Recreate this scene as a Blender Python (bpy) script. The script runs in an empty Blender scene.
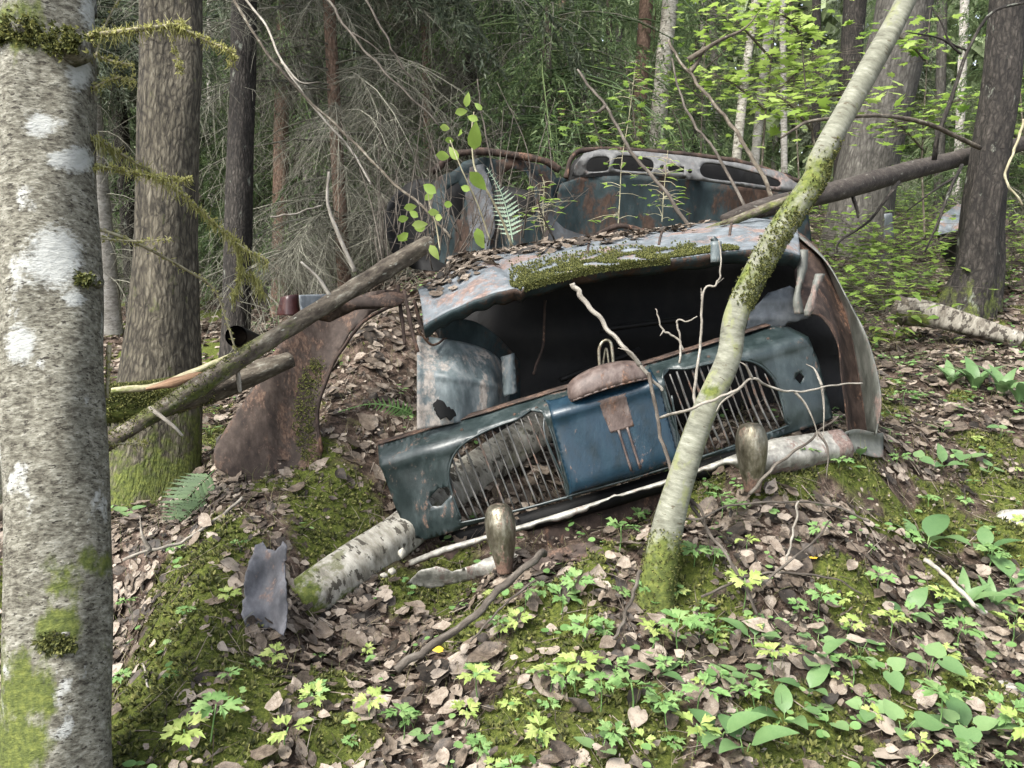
import bpy, bmesh, math, random
import numpy as np
from mathutils import Vector, Matrix
from mathutils.geometry import delaunay_2d_cdt
R = math.radians
rng = np.random.default_rng(7)
random.seed(7)
SC = bpy.context.scene
COL = SC.collection

# ------------------------------------------------------------------ camera, sky, sun, exposure
CH = 1.2; PITCH = R(11.0); FPX = 773.0
cam = bpy.data.cameras.new('camera'); co = bpy.data.objects.new('camera', cam); COL.objects.link(co)
co.location = (0, 0, CH); co.rotation_euler = (R(90) - PITCH, 0, 0)
cam.sensor_width = 36; cam.lens = 36 * FPX / 1024; cam.clip_start = .05; cam.clip_end = 500
SC.camera = co
W = bpy.data.worlds.new('World'); SC.world = W; W.use_nodes = True
SUN_EL, SUN_AZ = R(54), R(-130)            # azimuth clockwise from +Y
sky = W.node_tree.nodes.new('ShaderNodeTexSky'); sky.sky_type = 'NISHITA'; sky.sun_disc = False
sky.sun_elevation = SUN_EL; sky.sun_rotation = SUN_AZ; sky.dust_density = 3.0; sky.air_density = .8
bg = W.node_tree.nodes['Background']; bg.inputs['Strength'].default_value = .15
tn = W.node_tree.nodes.new('ShaderNodeMix'); tn.data_type = 'RGBA'; tn.inputs[0].default_value = .62
W.node_tree.links.new(sky.outputs[0], tn.inputs[6]); bw = W.node_tree.nodes.new('ShaderNodeRGBToBW'); W.node_tree.links.new(sky.outputs[0], bw.inputs[0])
tm = W.node_tree.nodes.new('ShaderNodeMix'); tm.data_type = 'RGBA'; tm.blend_type = 'MULTIPLY'; tm.inputs[0].default_value = 1; tm.inputs[7].default_value = (1.01, 1.0, .95, 1)
W.node_tree.links.new(bw.outputs[0], tm.inputs[6]); W.node_tree.links.new(tm.outputs[2], tn.inputs[7])
W.node_tree.links.new(tn.outputs[2], bg.inputs['Color'])   # hazy white overcast over the blue
sl = bpy.data.lights.new('sun', 'SUN'); sl.energy = 1.5; sl.angle = R(22); sl.color = (1, .98, .93)
so = bpy.data.objects.new('sun', sl); COL.objects.link(so)
sd = Vector((math.sin(SUN_AZ) * math.cos(SUN_EL), math.cos(SUN_AZ) * math.cos(SUN_EL), math.sin(SUN_EL)))
so.rotation_euler = sd.to_track_quat('Z', 'Y').to_euler(); so.location = (0, 0, 30)
vs = SC.view_settings; vs.view_transform = 'Standard'; vs.look = 'None'; vs.gamma = 1; vs.use_curve_mapping = False
vs.exposure = 2.3
cy = SC.cycles; cy.max_bounces = 7; cy.diffuse_bounces = 4; cy.glossy_bounces = 3; cy.transmission_bounces = 4; cy.transparent_max_bounces = 4
cy.caustics_reflective = False; cy.caustics_refractive = False; cy.sample_clamp_indirect = 6

# ------------------------------------------------------------------ pixel / world
CAM = np.array([0, 0, CH]); FW = np.array([0, math.cos(PITCH), -math.sin(PITCH)])
UP = np.array([0, math.sin(PITCH), math.cos(PITCH)]); RT = np.array([1., 0, 0])
def P(px, py, d):
    return CAM + FW * d + RT * ((px - 512) / FPX * d) - UP * ((py - 384) / FPX * d)
def Pv(px, py, d):
    px = np.asarray(px, float)[..., None]; py = np.asarray(py, float)[..., None]; d = np.asarray(d, float)[..., None]
    return CAM + FW * d + RT * ((px - 512) / FPX * d) - UP * ((py - 384) / FPX * d)
def project(p):
    q = np.asarray(p) - CAM; d = q @ FW
    return 512 + FPX * (q @ RT) / d, 384 - FPX * (q @ UP) / d, d

# ------------------------------------------------------------------ terrain
CTRL = [(0,768,1.75),(256,768,1.75),(512,768,1.75),(768,768,1.75),(1024,768,1.75),
 (285,650,2.2),(325,632,2.4),(350,612,2.5),(512,640,2.2),(700,640,2.15),(900,640,2.2),(1024,640,2.25),
 (120,560,2.7),(165,495,3.4),(50,500,3.2),(400,595,2.5),(500,578,2.45),(600,552,2.45),(660,603,2.2),(750,500,2.5),(860,455,2.72),
 (205,560,2.34),(180,630,2.12),(165,690,1.97),(125,640,2.45),(122,690,2.22),(235,480,2.95),(330,515,2.75),(355,465,2.92),(350,410,3.15),(370,350,3.6),(390,325,3.9),
 (500,500,2.85),(550,478,3.05),(490,430,3.5),(720,448,2.95),(900,420,3.3),(950,380,3.8),(1010,400,3.5),(900,350,4.4),(950,335,4.5),(1010,318,4.9),(860,285,6.3),(960,292,5.4),
 (1010,500,2.8),(920,520,2.65),(120,300,12),(120,340,8),(60,330,9),(215,330,9),(285,318,8.5),(130,380,6),(200,425,4.5),(260,425,4.4),(20,400,5.2),
 (470,590,2.66),(420,600,2.62),(560,562,2.66),(640,533,2.7),(520,560,2.6),(600,250,6.0),(700,240,6.2),(450,270,6),(600,215,12),(900,225,12),(300,280,14),(1000,235,12),(820,230,9)]
cx_ = np.array([P(*c) for c in CTRL])
extra = np.array([(-30,35,.1),(0,35,1.3),(30,35,1.6),(-45,70,1.0),(0,70,3.),(45,70,3.5),(-20,18,-.1),(20,18,1.1),(-4,1,.1),(4,1,.0),(0,-3,-.1),(-8,-5,-.2),(8,-5,-.2),(-25,3,-.4),(25,3,.6),(-6,5,.05),(6,4,.35)])
CP = np.vstack([cx_, extra])
def _tps(r): return np.where(r > 1e-9, r * r * np.log(np.maximum(r, 1e-9)), 0)
def _wp(x, y):  # compress distance so far points do not dominate
    r = np.sqrt(x * x + y * y); k = np.log1p(r / 2.) / np.maximum(r / 2., 1e-6)
    return x * k, y * k
wx, wy = _wp(CP[:, 0], CP[:, 1]); n = len(CP)
K = _tps(np.hypot(wx[:, None] - wx[None], wy[:, None] - wy[None])) + np.eye(n) * .004
A = np.zeros((n + 3, n + 3)); A[:n, :n] = K; A[:n, n] = 1; A[:n, n + 1] = wx; A[:n, n + 2] = wy; A[n:, :n] = A[:n, n:].T
COEF = np.linalg.solve(A, np.r_[CP[:, 2], 0, 0, 0])
_wv = [(rng.normal(0, f, 2), rng.uniform(0, 6.28), a) for f, a in [(3, .012)] * 4 + [(8, .008)] * 5 + [(20, .004)] * 6 + [(45, .002)] * 6]
def h(x, y):
    x = np.asarray(x, float); y = np.asarray(y, float); sh = x.shape; x = x.ravel(); y = y.ravel()
    out = np.empty(len(x))
    for i in range(0, len(x), 20000):
        a, b = _wp(x[i:i + 20000], y[i:i + 20000])
        out[i:i + 20000] = _tps(np.hypot(a[:, None] - wx[None], b[:, None] - wy[None])) @ COEF[:n] + COEF[n] + COEF[n + 1] * a + COEF[n + 2] * b
    fade = np.clip(1.2 - np.hypot(x, y) / 20, .1, 1)
    for k, ph, am in _wv: out += am * np.sin(x * k[0] + y * k[1] + ph) * fade
    return out.reshape(sh)
def h1(x, y): return float(h(np.array([x]), np.array([y]))[0])
_ds = np.geomspace(1.3, 60, 500)
def G(px, py):
    pts = Pv(np.full(500, px), np.full(500, py), _ds); below = pts[:, 2] < h(pts[:, 0], pts[:, 1])
    i = int(np.argmax(below)) if below.any() else 499
    return pts[i]
_mn = [(rng.normal(0, f, 2), rng.uniform(0, 6.28), a) for f, a in [(2.2, .5)] * 5 + [(6, .35)] * 6 + [(17, .22)] * 8]
MOSSP = [(208,560,.2),(185,620,.2),(165,690,.16),(150,720,.12),(350,505,.24),(325,545,.12),(250,690,.12),(430,600,.15),(480,625,.12),(330,690,.1),(690,500,.12),(850,590,.1),
 (1010,545,.14),(560,650,.16),(620,735,.16),(800,740,.16),(900,705,.12),(1000,490,.14),(690,600,.16),(130,755,.2),(230,750,.12),(945,585,.1),(340,750,.1),(20,600,.2),(450,560,.12),(980,700,.12),(520,730,.12),(880,410,.1),(130,470,.25),(990,450,.12)]
MOSSW = [(G(a, b), r) for a, b, r in MOSSP]
def moss(x, y):
    v = np.zeros_like(x)
    for k, ph, am in _mn: v += am * np.sin(x * k[0] + y * k[1] + ph)
    m = np.clip((v - .35) * .8, 0, .85)
    for g, r in MOSSW:
        d = np.hypot(x - g[0], y - g[1]) / r
        m = np.maximum(m, np.clip(1.35 - d - .28 * v * .5, 0, 1))
    gi = P(500, 478, 3.0); m = m * np.clip(np.hypot((x - gi[0]) / .5, (y - gi[1]) / .3) - .6, 0, 1)
    return np.clip(m, 0, 1)

# ------------------------------------------------------------------ object helpers
def tag(o, label=None, cat=None, group=None, kind=None):
    for k, v in (('label', label), ('category', cat), ('group', group), ('kind', kind)):
        if v: o[k] = v
    return o
def thing(name, loc, label, cat, group=None):
    o = bpy.data.objects.new(name, None); COL.objects.link(o); o.location = [float(c) for c in loc]; o.empty_display_size = .1
    return tag(o, label, cat, group)
def origin(o):
    p = np.zeros(3)
    while o is not None:
        p = p + np.array(o.location); o = o.parent
    return p
def obj(name, V, F, mat, parent=None, smooth=True, attrs=None, loc=None, solid=0):
    """V world coordinates; the object's origin is its parent's (or loc)"""
    V = np.asarray(V, float)
    off = origin(parent) if parent is not None else (np.asarray(loc, float) if loc is not None else np.zeros(3))
    me = bpy.data.meshes.new(name)
    V = V - off
    if isinstance(F, np.ndarray):
        m, k = F.shape
        me.vertices.add(len(V)); me.vertices.foreach_set('co', V.astype(np.float32).ravel())
        me.loops.add(m * k); me.loops.foreach_set('vertex_index', F.astype(np.int32).ravel())
        me.polygons.add(m); me.polygons.foreach_set('loop_start', np.arange(0, m * k, k, dtype=np.int32))
        me.update(calc_edges=True)
    else:
        me.from_pydata([tuple(v) for v in V], [], F)
    me.polygons.foreach_set('use_smooth', np.full(len(me.polygons), smooth))
    for nm, ty, arr in (attrs or []):
        a = me.attributes.new(nm, ty, 'POINT')
        a.data.foreach_set('vector' if ty == 'FLOAT_VECTOR' else 'value', np.asarray(arr, np.float32).ravel())
    me.materials.append(mat)
    o = bpy.data.objects.new(name, me); COL.objects.link(o)
    if parent is not None: o.parent = parent
    elif loc is not None: o.location = [float(c) for c in loc]
    if solid:
        md = o.modifiers.new('solid', 'SOLIDIFY'); md.thickness = solid; md.offset = 0
    return o
def copy_tree(o, parent=None):
    c = o.copy(); COL.objects.link(c)
    if parent is not None: c.parent = parent
    for ch in list(o.children): copy_tree(ch, c)
    return c

def fit(pts, n):
    """smooth resample of a polyline (Catmull-Rom)"""
    p = np.asarray(pts, float)
    if len(p) == 2: return p[0] + (p[1] - p[0]) * np.linspace(0, 1, n)[:, None]
    q = np.vstack([2 * p[0] - p[1], p, 2 * p[-1] - p[-2]])
    t = np.linspace(0, len(p) - 1 - 1e-6, n); i = t.astype(int); f = (t - i)[:, None]
    a, b, c, d = q[i], q[i + 1], q[i + 2], q[i + 3]
    return .5 * (2 * b + (c - a) * f + (2 * a - 5 * b + 4 * c - d) * f**2 + (3 * b - a - 3 * c + d) * f**3)
class MB:
    def __init__(s): s.V = []; s.F = []; s.tc = []; s.ms = []; s.n = 0
    def add(s, V, F, tc=None, ms=None):
        V = np.asarray(V, float); s.V.append(V)
        s.F += [tuple(int(i) + s.n for i in f) for f in F]; s.n += len(V)
        s.tc.append(V if tc is None else tc); s.ms.append(np.zeros(len(V)) if ms is None else ms)
    def tube(s, pts, rad, ns=8, n=None, bump=0, cap=True, seed=0, mossf=None, flat=1.0):
        pts = fit(pts, n or max(2, len(pts) * 3)); m = len(pts)
        rad = np.interp(np.linspace(0, 1, m), np.linspace(0, 1, len(np.atleast_1d(rad))), np.atleast_1d(rad)) if np.ndim(rad) else np.full(m, rad)
        T = np.gradient(pts, axis=0); T /= np.linalg.norm(T, axis=1)[:, None] + 1e-9
        ref = np.array([0, 0, 1.]) if abs(T[0, 2]) < .9 else np.array([0, 1., 0])
        A = np.cross(T, ref); A /= np.linalg.norm(A, axis=1)[:, None] + 1e-9; B = np.cross(T, A)
        ph = np.arange(ns) / ns * 2 * np.pi
        L = np.r_[0, np.cumsum(np.linalg.norm(np.diff(pts, axis=0), axis=1))]
        rr = rad[:, None] * np.ones(ns)
        if bump:
            g = np.random.default_rng(seed + 1)
            for _ in range(7):
                k, f, p0, am = g.integers(0, 6), g.normal(0, 1.6) / (rad.max() * 2.2), g.uniform(0, 6.28), g.uniform(.3, 1)
                rr = rr * (1 + bump * .4 * am * np.sin(ph[None] * k + L[:, None] * f + p0))
        V = pts[:, None] + rr[..., None] * (np.cos(ph)[None, :, None] * A[:, None] + flat * np.sin(ph)[None, :, None] * B[:, None])
        tc = np.stack([rr * np.cos(ph), rr * np.sin(ph), L[:, None] + 0 * rr], -1).reshape(-1, 3)
        F = [(i * ns + j, i * ns + (j + 1) % ns, (i + 1) * ns + (j + 1) % ns, (i + 1) * ns + j) for i in range(m - 1) for j in range(ns)]
        V = V.reshape(-1, 3)
        if cap: F += [tuple(range(ns))[::-1], tuple((m - 1) * ns + j for j in range(ns))]
        s.add(V, F, tc, None if mossf is None else mossf(V, tc))
        return s
    def build(s, name, mat, parent=None, smooth=True, loc=None, solid=0):
        V = np.vstack(s.V)
        return obj(name, V, s.F, mat, parent, smooth, [('tc', 'FLOAT_VECTOR', np.vstack(s.tc)), ('moss', 'FLOAT', np.concatenate(s.ms))], loc, solid)
def inpoly(x, y, poly):
    c = False; j = len(poly) - 1
    for i in range(len(poly)):
        xi, yi = poly[i]; xj, yj = poly[j]
        if (yi > y) != (yj > y) and x < (xj - xi) * (y - yi) / (yj - yi) + xi: c = not c
        j = i
    return c
def densify(poly, step, jit=0, rnd=None):
    out = []
    for i in range(len(poly)):
        a = np.array(poly[i], float); b = np.array(poly[(i + 1) % len(poly)], float)
        k = max(1, int(np.hypot(*(b - a)) / step))
        for q in range(k):
            p = a + (b - a) * q / k
            if jit and q: p = p + (rnd or rng).normal(0, jit, 2)
            out.append(tuple(p))
    return out
def smoothpoly(poly, k=4):
    p = np.array(list(poly) + [poly[0]], float); q = np.vstack([p[-2], p, p[1]])
    out = []
    for i in range(1, len(p)):
        a, b, c, d = q[i - 1], q[i], q[i + 1], q[i + 2]
        for f in np.arange(k) / k:
            out.append(tuple(.5 * (2 * b + (c - a) * f + (2 * a - 5 * b + 4 * c - d) * f**2 + (3 * b - a - 3 * c + d) * f**3)))
    return out
def sheet2d(outline, holes, sp, fn, jit=0):
    """triangulated sheet in a 2-D space mapped to 3-D by fn(x,y arrays)"""
    outline = densify(outline, sp, jit); holes = [densify(q, sp * .6, 0) for q in holes]
    V = []; E = []
    for q in [outline] + holes:
        n0 = len(V); V += [Vector(p) for p in q]; E += [(n0 + i, n0 + (i + 1) % len(q)) for i in range(len(q))]
    xs = [p[0] for p in outline]; ys = [p[1] for p in outline]
    row = 0; y = min(ys) + sp * .5
    while y < max(ys):
        x = min(xs) + sp * (.5 + .5 * (row % 2))
        while x < max(xs):
            if inpoly(x, y, outline) and not any(inpoly(x, y, q) for q in holes): V.append(Vector((x, y)))
            x += sp
        y += sp * .87; row += 1
    vv, ee, ff, *_ = delaunay_2d_cdt(V, E, [], 0, 1e-4)
    F = []
    for f in ff:
        cx = sum(vv[i][0] for i in f) / len(f); cyy = sum(vv[i][1] for i in f) / len(f)
        if inpoly(cx, cyy, outline) and not any(inpoly(cx, cyy, q) for q in holes): F.append(tuple(f))
    a = np.array([tuple(v) for v in vv])
    return fn(a[:, 0], a[:, 1]), F
def gridsurf(fn, nu, nv):
    u, v = np.meshgrid(np.linspace(0, 1, nu), np.linspace(0, 1, nv)); V = fn(u.ravel(), v.ravel())
    F = [(j * nu + i, j * nu + i + 1, (j + 1) * nu + i + 1, (j + 1) * nu + i) for j in range(nv - 1) for i in range(nu - 1)]
    return V, F
def batch_tubes(P0, P1, P2, r0, r1, n=4, ns=3):
    """many thin quadratic-bezier tubes at once"""
    t = np.linspace(0, 1, n)[None, :, None]
    C = (1 - t)**2 * P0[:, None] + 2 * t * (1 - t) * P1[:, None] + t**2 * P2[:, None]
    T = P2 - P0; T /= np.linalg.norm(T, axis=1)[:, None] + 1e-9
    ref = np.where(np.abs(T[:, 2:3]) < .8, np.array([[0, 0, 1.]]), np.array([[1., 0, 0]]))
    A = np.cross(T, ref); A /= np.linalg.norm(A, axis=1)[:, None] + 1e-9; B = np.cross(T, A)
    ph = np.arange(ns) / ns * 2 * np.pi
    rad = (np.asarray(r0)[:, None] * (1 - t[..., 0]) + np.asarray(r1)[:, None] * t[..., 0])[..., None, None]
    V = C[:, :, None] + rad * (np.cos(ph)[None, None, :, None] * A[:, None, None] + np.sin(ph)[None, None, :, None] * B[:, None, None])
    m = len(P0); base = (np.arange(m) * n * ns)[:, None, None]
    i = np.arange(n - 1)[None, :, None]; j = np.arange(ns)[None, None]
    F = np.stack([base + i * ns + j, base + i * ns + (j + 1) % ns, base + (i + 1) * ns + (j + 1) % ns, base + (i + 1) * ns + j], -1).reshape(-1, 4)
    return V.reshape(-1, 3), F
def scatter(tv, tf, pos, Rm, sc):
    """template (tv,tf quads/tris ndarray) repeated with rotations Rm (m,3,3)"""
    m = len(pos); k = len(tv)
    V = np.einsum('mij,kj->mki', Rm, tv) * np.asarray(sc)[:, None, None] + pos[:, None]
    F = (tf[None] + (np.arange(m) * k)[:, None, None]).reshape(-1, tf.shape[1])
    return V.reshape(-1, 3), F
def rotm(n, tilt, g=rng, nrm=None):
    """random heading about up (or nrm), random tilt"""
    a = g.uniform(0, 2 * np.pi, n); t = g.normal(0, tilt, n); b = g.uniform(0, 2 * np.pi, n)
    z = np.zeros(n); o = np.ones(n); c, s = np.cos, np.sin
    Rz = np.stack([c(a), -s(a), z, s(a), c(a), z, z, z, o], -1).reshape(-1, 3, 3)
    Rx = np.stack([o, z, z, z, c(t), -s(t), z, s(t), c(t)], -1).reshape(-1, 3, 3)
    Rb = np.stack([c(b), -s(b), z, s(b), c(b), z, z, z, o], -1).reshape(-1, 3, 3)
    M = Rb @ Rx @ Rz
    if nrm is not None:
        up = nrm / np.linalg.norm(nrm, axis=1)[:, None]; ax = np.cross(up, np.array([[.3, 1, .1]])); ax /= np.linalg.norm(ax, axis=1)[:, None]; ay = np.cross(up, ax)
        M = np.stack([ax, ay, up], -1) @ M
    return M
def gnormal(x, y, e=.03):
    return np.stack([-(h(x + e, y) - h(x - e, y)) / (2 * e), -(h(x, y + e) - h(x, y - e)) / (2 * e), np.ones_like(x)], -1)

# ------------------------------------------------------------------ materials
def newmat(name):
    m = bpy.data.materials.new(name); m.use_nodes = True; nt = m.node_tree; return m, nt, nt.nodes['Principled BSDF']
def nd(nt, ty, **kw):
    n = nt.nodes.new(ty)
    for k, v in kw.items():
        if k in n.inputs: n.inputs[k].default_value = v
        else: setattr(n, k, v)
    return n
def ramp(nt, src, stops):
    r = nt.nodes.new('ShaderNodeValToRGB'); e = r.color_ramp.elements
    while len(e) < len(stops): e.new(.5)
    for q, (p, c) in zip(e, stops):
        q.position = p; q.color = (*c, 1) if len(c) == 3 else c
    nt.links.new(src, r.inputs[0]); return r
def g3(v): return (v, v, v)
def noise(nt, vec, scale, detail=5, rough=.6, dist=0):
    n = nd(nt, 'ShaderNodeTexNoise'); n.inputs['Scale'].default_value = scale; n.inputs['Detail'].default_value = detail
    n.inputs['Roughness'].default_value = rough; n.inputs['Distortion'].default_value = dist
    if vec is not None: nt.links.new(vec, n.inputs['Vector'])
    return n.outputs['Fac']
def mix(nt, fac, a, b, blend='MIX'):
    n = nt.nodes.new('ShaderNodeMix'); n.data_type = 'RGBA'; n.blend_type = blend
    for s, v in ((n.inputs[0], fac), (n.inputs[6], a), (n.inputs[7], b)):
        if isinstance(v, (int, float)): s.default_value = v
        elif isinstance(v, tuple): s.default_value = (*v, 1)
        else: nt.links.new(v, s)
    return n.outputs[2]
def math_(nt, op, a, b=None, clamp=False):
    n = nt.nodes.new('ShaderNodeMath'); n.operation = op; n.use_clamp = clamp
    for s, v in zip(n.inputs, (a, b)):
        if v is None: continue
        if isinstance(v, (int, float)): s.default_value = v
        else: nt.links.new(v, s)
    return n.outputs[0]
def attr(nt, name, out='Vector'):
    a = nt.nodes.new('ShaderNodeAttribute'); a.attribute_name = name; return a.outputs[out]
def vscale(nt, vec, s):
    m = nt.nodes.new('ShaderNodeMapping'); m.inputs['Scale'].default_value = s; nt.links.new(vec, m.inputs['Vector']); return m.outputs[0]
def objrand_offset(nt, vec):
    oi = nt.nodes.new('ShaderNodeObjectInfo'); sc = math_(nt, 'MULTIPLY', oi.outputs['Random'], 31.0)
    a = nt.nodes.new('ShaderNodeVectorMath'); a.operation = 'ADD'; nt.links.new(vec, a.inputs[0]); nt.links.new(sc, a.inputs[1]); return a.outputs[0]
def bump(nt, bsdf, height, strength=.5, dist=.01):
    b = nt.nodes.new('ShaderNodeBump'); b.inputs['Strength'].default_value = strength; b.inputs['Distance'].default_value = dist
    nt.links.new(height, b.inputs['Height']); nt.links.new(b.outputs[0], bsdf.inputs['Normal'])
MOSSC = [(.3, (.022, .030, .008)), (.5, (.068, .084, .018)), (.72, (.14, .152, .034))]
def bark(name, stops, s1, s2=None, mossc=True, furrow=0, patch=None, bstr=.7, bdist=.012, spots=None):
    m, nt, b = newmat(name); tc = objrand_offset(nt, attr(nt, 'tc'))
    n1 = noise(nt, vscale(nt, tc, s1), 1, 7, .68)
    n2 = noise(nt, vscale(nt, tc, s2 or tuple(x * .25 for x in s1)), 1, 4, .6)
    hgt = math_(nt, 'ADD', math_(nt, 'MULTIPLY', n1, .65), math_(nt, 'MULTIPLY', n2, .35))
    if furrow:
        v = nd(nt, 'ShaderNodeTexVoronoi', feature='DISTANCE_TO_EDGE'); v.inputs['Scale'].default_value = 1
        dn = nt.nodes.new('ShaderNodeTexNoise'); dn.inputs['Scale'].default_value = 9; dn.inputs['Detail'].default_value = 4; nt.links.new(tc, dn.inputs['Vector'])
        va = nt.nodes.new('ShaderNodeVectorMath'); va.operation = 'MULTIPLY_ADD'; nt.links.new(dn.outputs['Color'], va.inputs[0]); va.inputs[1].default_value = (.055, .055, .16); nt.links.new(tc, va.inputs[2])
        nt.links.new(vscale(nt, va.outputs[0], (furrow, furrow, furrow * .35)), v.inputs['Vector'])
        e = math_(nt, 'MULTIPLY', v.outputs['Distance'], 3.2, True)
        hgt = math_(nt, 'ADD', math_(nt, 'MULTIPLY', hgt, .86), math_(nt, 'MULTIPLY', e, .14))
    c = ramp(nt, hgt, stops).outputs[0]
    if patch:
        pn = noise(nt, vscale(nt, tc, patch[1]), 1, 5, .65)
        c = mix(nt, ramp(nt, pn, [(patch[2], g3(0)), (patch[2] + .07, g3(.85))]).outputs[0], c, patch[0])
    if spots:
        pn = noise(nt, vscale(nt, tc, spots[1]), 1, 3, .6)
        c = mix(nt, ramp(nt, pn, [(spots[2], g3(0)), (spots[2] + .04, g3(.9))]).outputs[0], c, spots[0])
    pal = ramp(nt, math_(nt, 'ADD', math_(nt, 'MULTIPLY', attr(nt, 'moss', 'Fac'), -1.0), math_(nt, 'MULTIPLY', math_(nt, 'SUBTRACT', n1, .5), 1.6)), [(.40, g3(0)), (.80, g3(.75))]).outputs[0]
    c = mix(nt, pal, c, (.36, .372, .355))
    if mossc:
        mn = noise(nt, vscale(nt, tc, (60, 60, 60)), 1, 6, .7)
        mc = ramp(nt, mn, MOSSC).outputs[0]
        lg = noise(nt, vscale(nt, tc, (16, 16, 10)), 1, 6, .7)
        f = math_(nt, 'ADD', attr(nt, 'moss', 'Fac'), math_(nt, 'MULTIPLY', math_(nt, 'SUBTRACT', lg, .5), 1.6))
        f = ramp(nt, f, [(.38, g3(0)), (.62, g3(1))]).outputs[0]
        c = mix(nt, f, c, mc)
    nt.links.new(c, b.inputs['Base Color']); b.inputs['Roughness'].default_value = .85; b.inputs['Specular IOR Level'].default_value = .25
    bump(nt, b, hgt, bstr, bdist); return m
M = {}
M['lichen'] = bark('lichen_bark', [(.33, (.022, .019, .014)), (.42, (.066, .06, .045)), (.51, (.135, .128, .10)), (.64, (.26, .252, .21))], (62, 62, 125), (24, 24, 40), patch=((.36, .365, .34), (11, 11, 9), .60), spots=((.022, .018, .013), (66, 66, 170), .59), bstr=1, bdist=.012)
M['spruce'] = bark('spruce_bark', [(.30, (.008, .007, .005)), (.43, (.034, .029, .021)), (.56, (.085, .074, .053)), (.72, (.165, .15, .115))], (62, 62, 13), furrow=48, bstr=1, bdist=.02)
M['dark'] = bark('dark_bark', [(.28, (.004, .0035, .003)), (.45, (.013, .011, .009)), (.6, (.035, .030, .025)), (.78, (.095, .085, .072))], (52, 52, 12), furrow=46, patch=((.16, .17, .14), (14, 14, 7), .62), bstr=1, bdist=.02)
M['red'] = bark('reddish_bark', [(.3, (.035, .022, .015)), (.5, (.12, .078, .055)), (.7, (.24, .165, .125))], (50, 50, 20), furrow=44)
M['grey'] = bark('grey_plated_bark', [(.3, (.012, .011, .009)), (.45, (.036, .033, .028)), (.6, (.072, .067, .058)), (.75, (.13, .122, .108))], (44, 44, 9), furrow=30)
M['smooth'] = bark('smooth_brown_bark', [(.3, (.014, .011, .009)), (.5, (.038, .031, .026)), (.7, (.085, .074, .063))], (40, 40, 26), (12, 12, 8), spots=((.16, .155, .13), (40, 40, 24), .66), bstr=.8)
M['pale'] = bark('pale_bark', [(.28, (.06, .052, .042)), (.45, (.21, .195, .17)), (.62, (.38, .365, .33))], (16, 16, 40), (6, 6, 9), spots=((.03, .025, .02), (14, 14, 42), .64))
M['birch'] = bark('birch_bark', [(.28, (.042, .041, .029)), (.42, (.10, .10, .075)), (.56, (.165, .167, .13)), (.72, (.27, .272, .228))], (22, 22, 85), (9, 9, 14), patch=((.15, .16, .075), (12, 12, 7), .56), spots=((.06, .05, .032), (24, 24, 85), .64), bstr=.5)
M['birchlog'] = bark('birch_log_bark', [(.3, (.05, .044, .032)), (.44, (.18, .167, .135)), (.58, (.33, .315, .27)), (.75, (.44, .43, .39))], (14, 14, 40), (6, 6, 12), spots=((.035, .03, .022), (22, 22, 40), .57), patch=((.10, .10, .05), (9, 9, 6), .6), bstr=.8)
M['oldlog'] = bark('old_birch_bark', [(.3, (.03, .025, .018)), (.44, (.10, .088, .07)), (.6, (.22, .205, .17)), (.75, (.36, .345, .30))], (14, 14, 40), (6, 6, 12), spots=((.025, .02, .015), (18, 18, 34), .54), bstr=.8)
M['pole'] = bark('dead_pole_bark', [(.30, (.012, .009, .007)), (.43, (.045, .036, .027)), (.55, (.095, .08, .06)), (.70, (.26, .245, .20))], (48, 48, 24), (14, 14, 9), spots=((.30, .30, .25), (55, 55, 35), .66), bstr=1, bdist=.012)
M['twig'] = bark('twig_bark', [(.3, (.022, .018, .014)), (.5, (.062, .052, .042)), (.7, (.14, .125, .105))], (60, 60, 20), mossc=False)
M['paletwig'] = bark('bleached_twig', [(.3, (.07, .06, .047)), (.5, (.19, .172, .145)), (.7, (.34, .32, .28))], (60, 60, 20), mossc=False)
M['mosstwig'] = bark('mossy_twig', [(.3, (.10, .085, .05)), (.5, (.24, .215, .14)), (.7, (.38, .36, .25))], (60, 60, 20))
M['wood'] = bark('split_wood', [(.3, (.06, .033, .019)), (.5, (.13, .076, .044)), (.7, (.21, .14, .09))], (60, 60, 6), mossc=False)

M['scar'] = bark('scar_bark', [(.3, (.03, .02, .016)), (.5, (.075, .05, .04)), (.7, (.14, .10, .08))], (50, 50, 20), mossc=False)
def leafmat(name, stops, trans=.4, rough=.55, mott=.45):
    m, nt, b = newmat(name); g = nt.nodes.new('ShaderNodeNewGeometry')
    nz = noise(nt, None, 60, 3); tcn = nt.nodes.new('ShaderNodeTexCoord')
    nt.links.new(tcn.outputs['Object'], nz.node.inputs['Vector'])
    n2_ = noise(nt, None, 330, 3); nt.links.new(tcn.outputs['Object'], n2_.node.inputs['Vector'])
    f = math_(nt, 'ADD', g.outputs['Random Per Island'], math_(nt, 'ADD', math_(nt, 'MULTIPLY', math_(nt, 'SUBTRACT', nz, .5), mott), math_(nt, 'MULTIPLY', math_(nt, 'SUBTRACT', n2_, .5), mott * .8)))
    c = ramp(nt, f, stops).outputs[0]
    nt.links.new(c, b.inputs['Base Color']); b.inputs['Roughness'].default_value = rough; b.inputs['Specular IOR Level'].default_value = .3
    bump(nt, b, nz, .25, .003)
    if trans:
        t = nt.nodes.new('ShaderNodeBsdfTranslucent'); nt.links.new(c, t.inputs['Color'])
        mx = nt.nodes.new('ShaderNodeMixShader'); mx.inputs[0].default_value = trans
        nt.links.new(b.outputs[0], mx.inputs[1]); nt.links.new(t.outputs[0], mx.inputs[2])
        nt.links.new(mx.outputs[0], nt.nodes['Material Output'].inputs[0])
    return m
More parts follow.
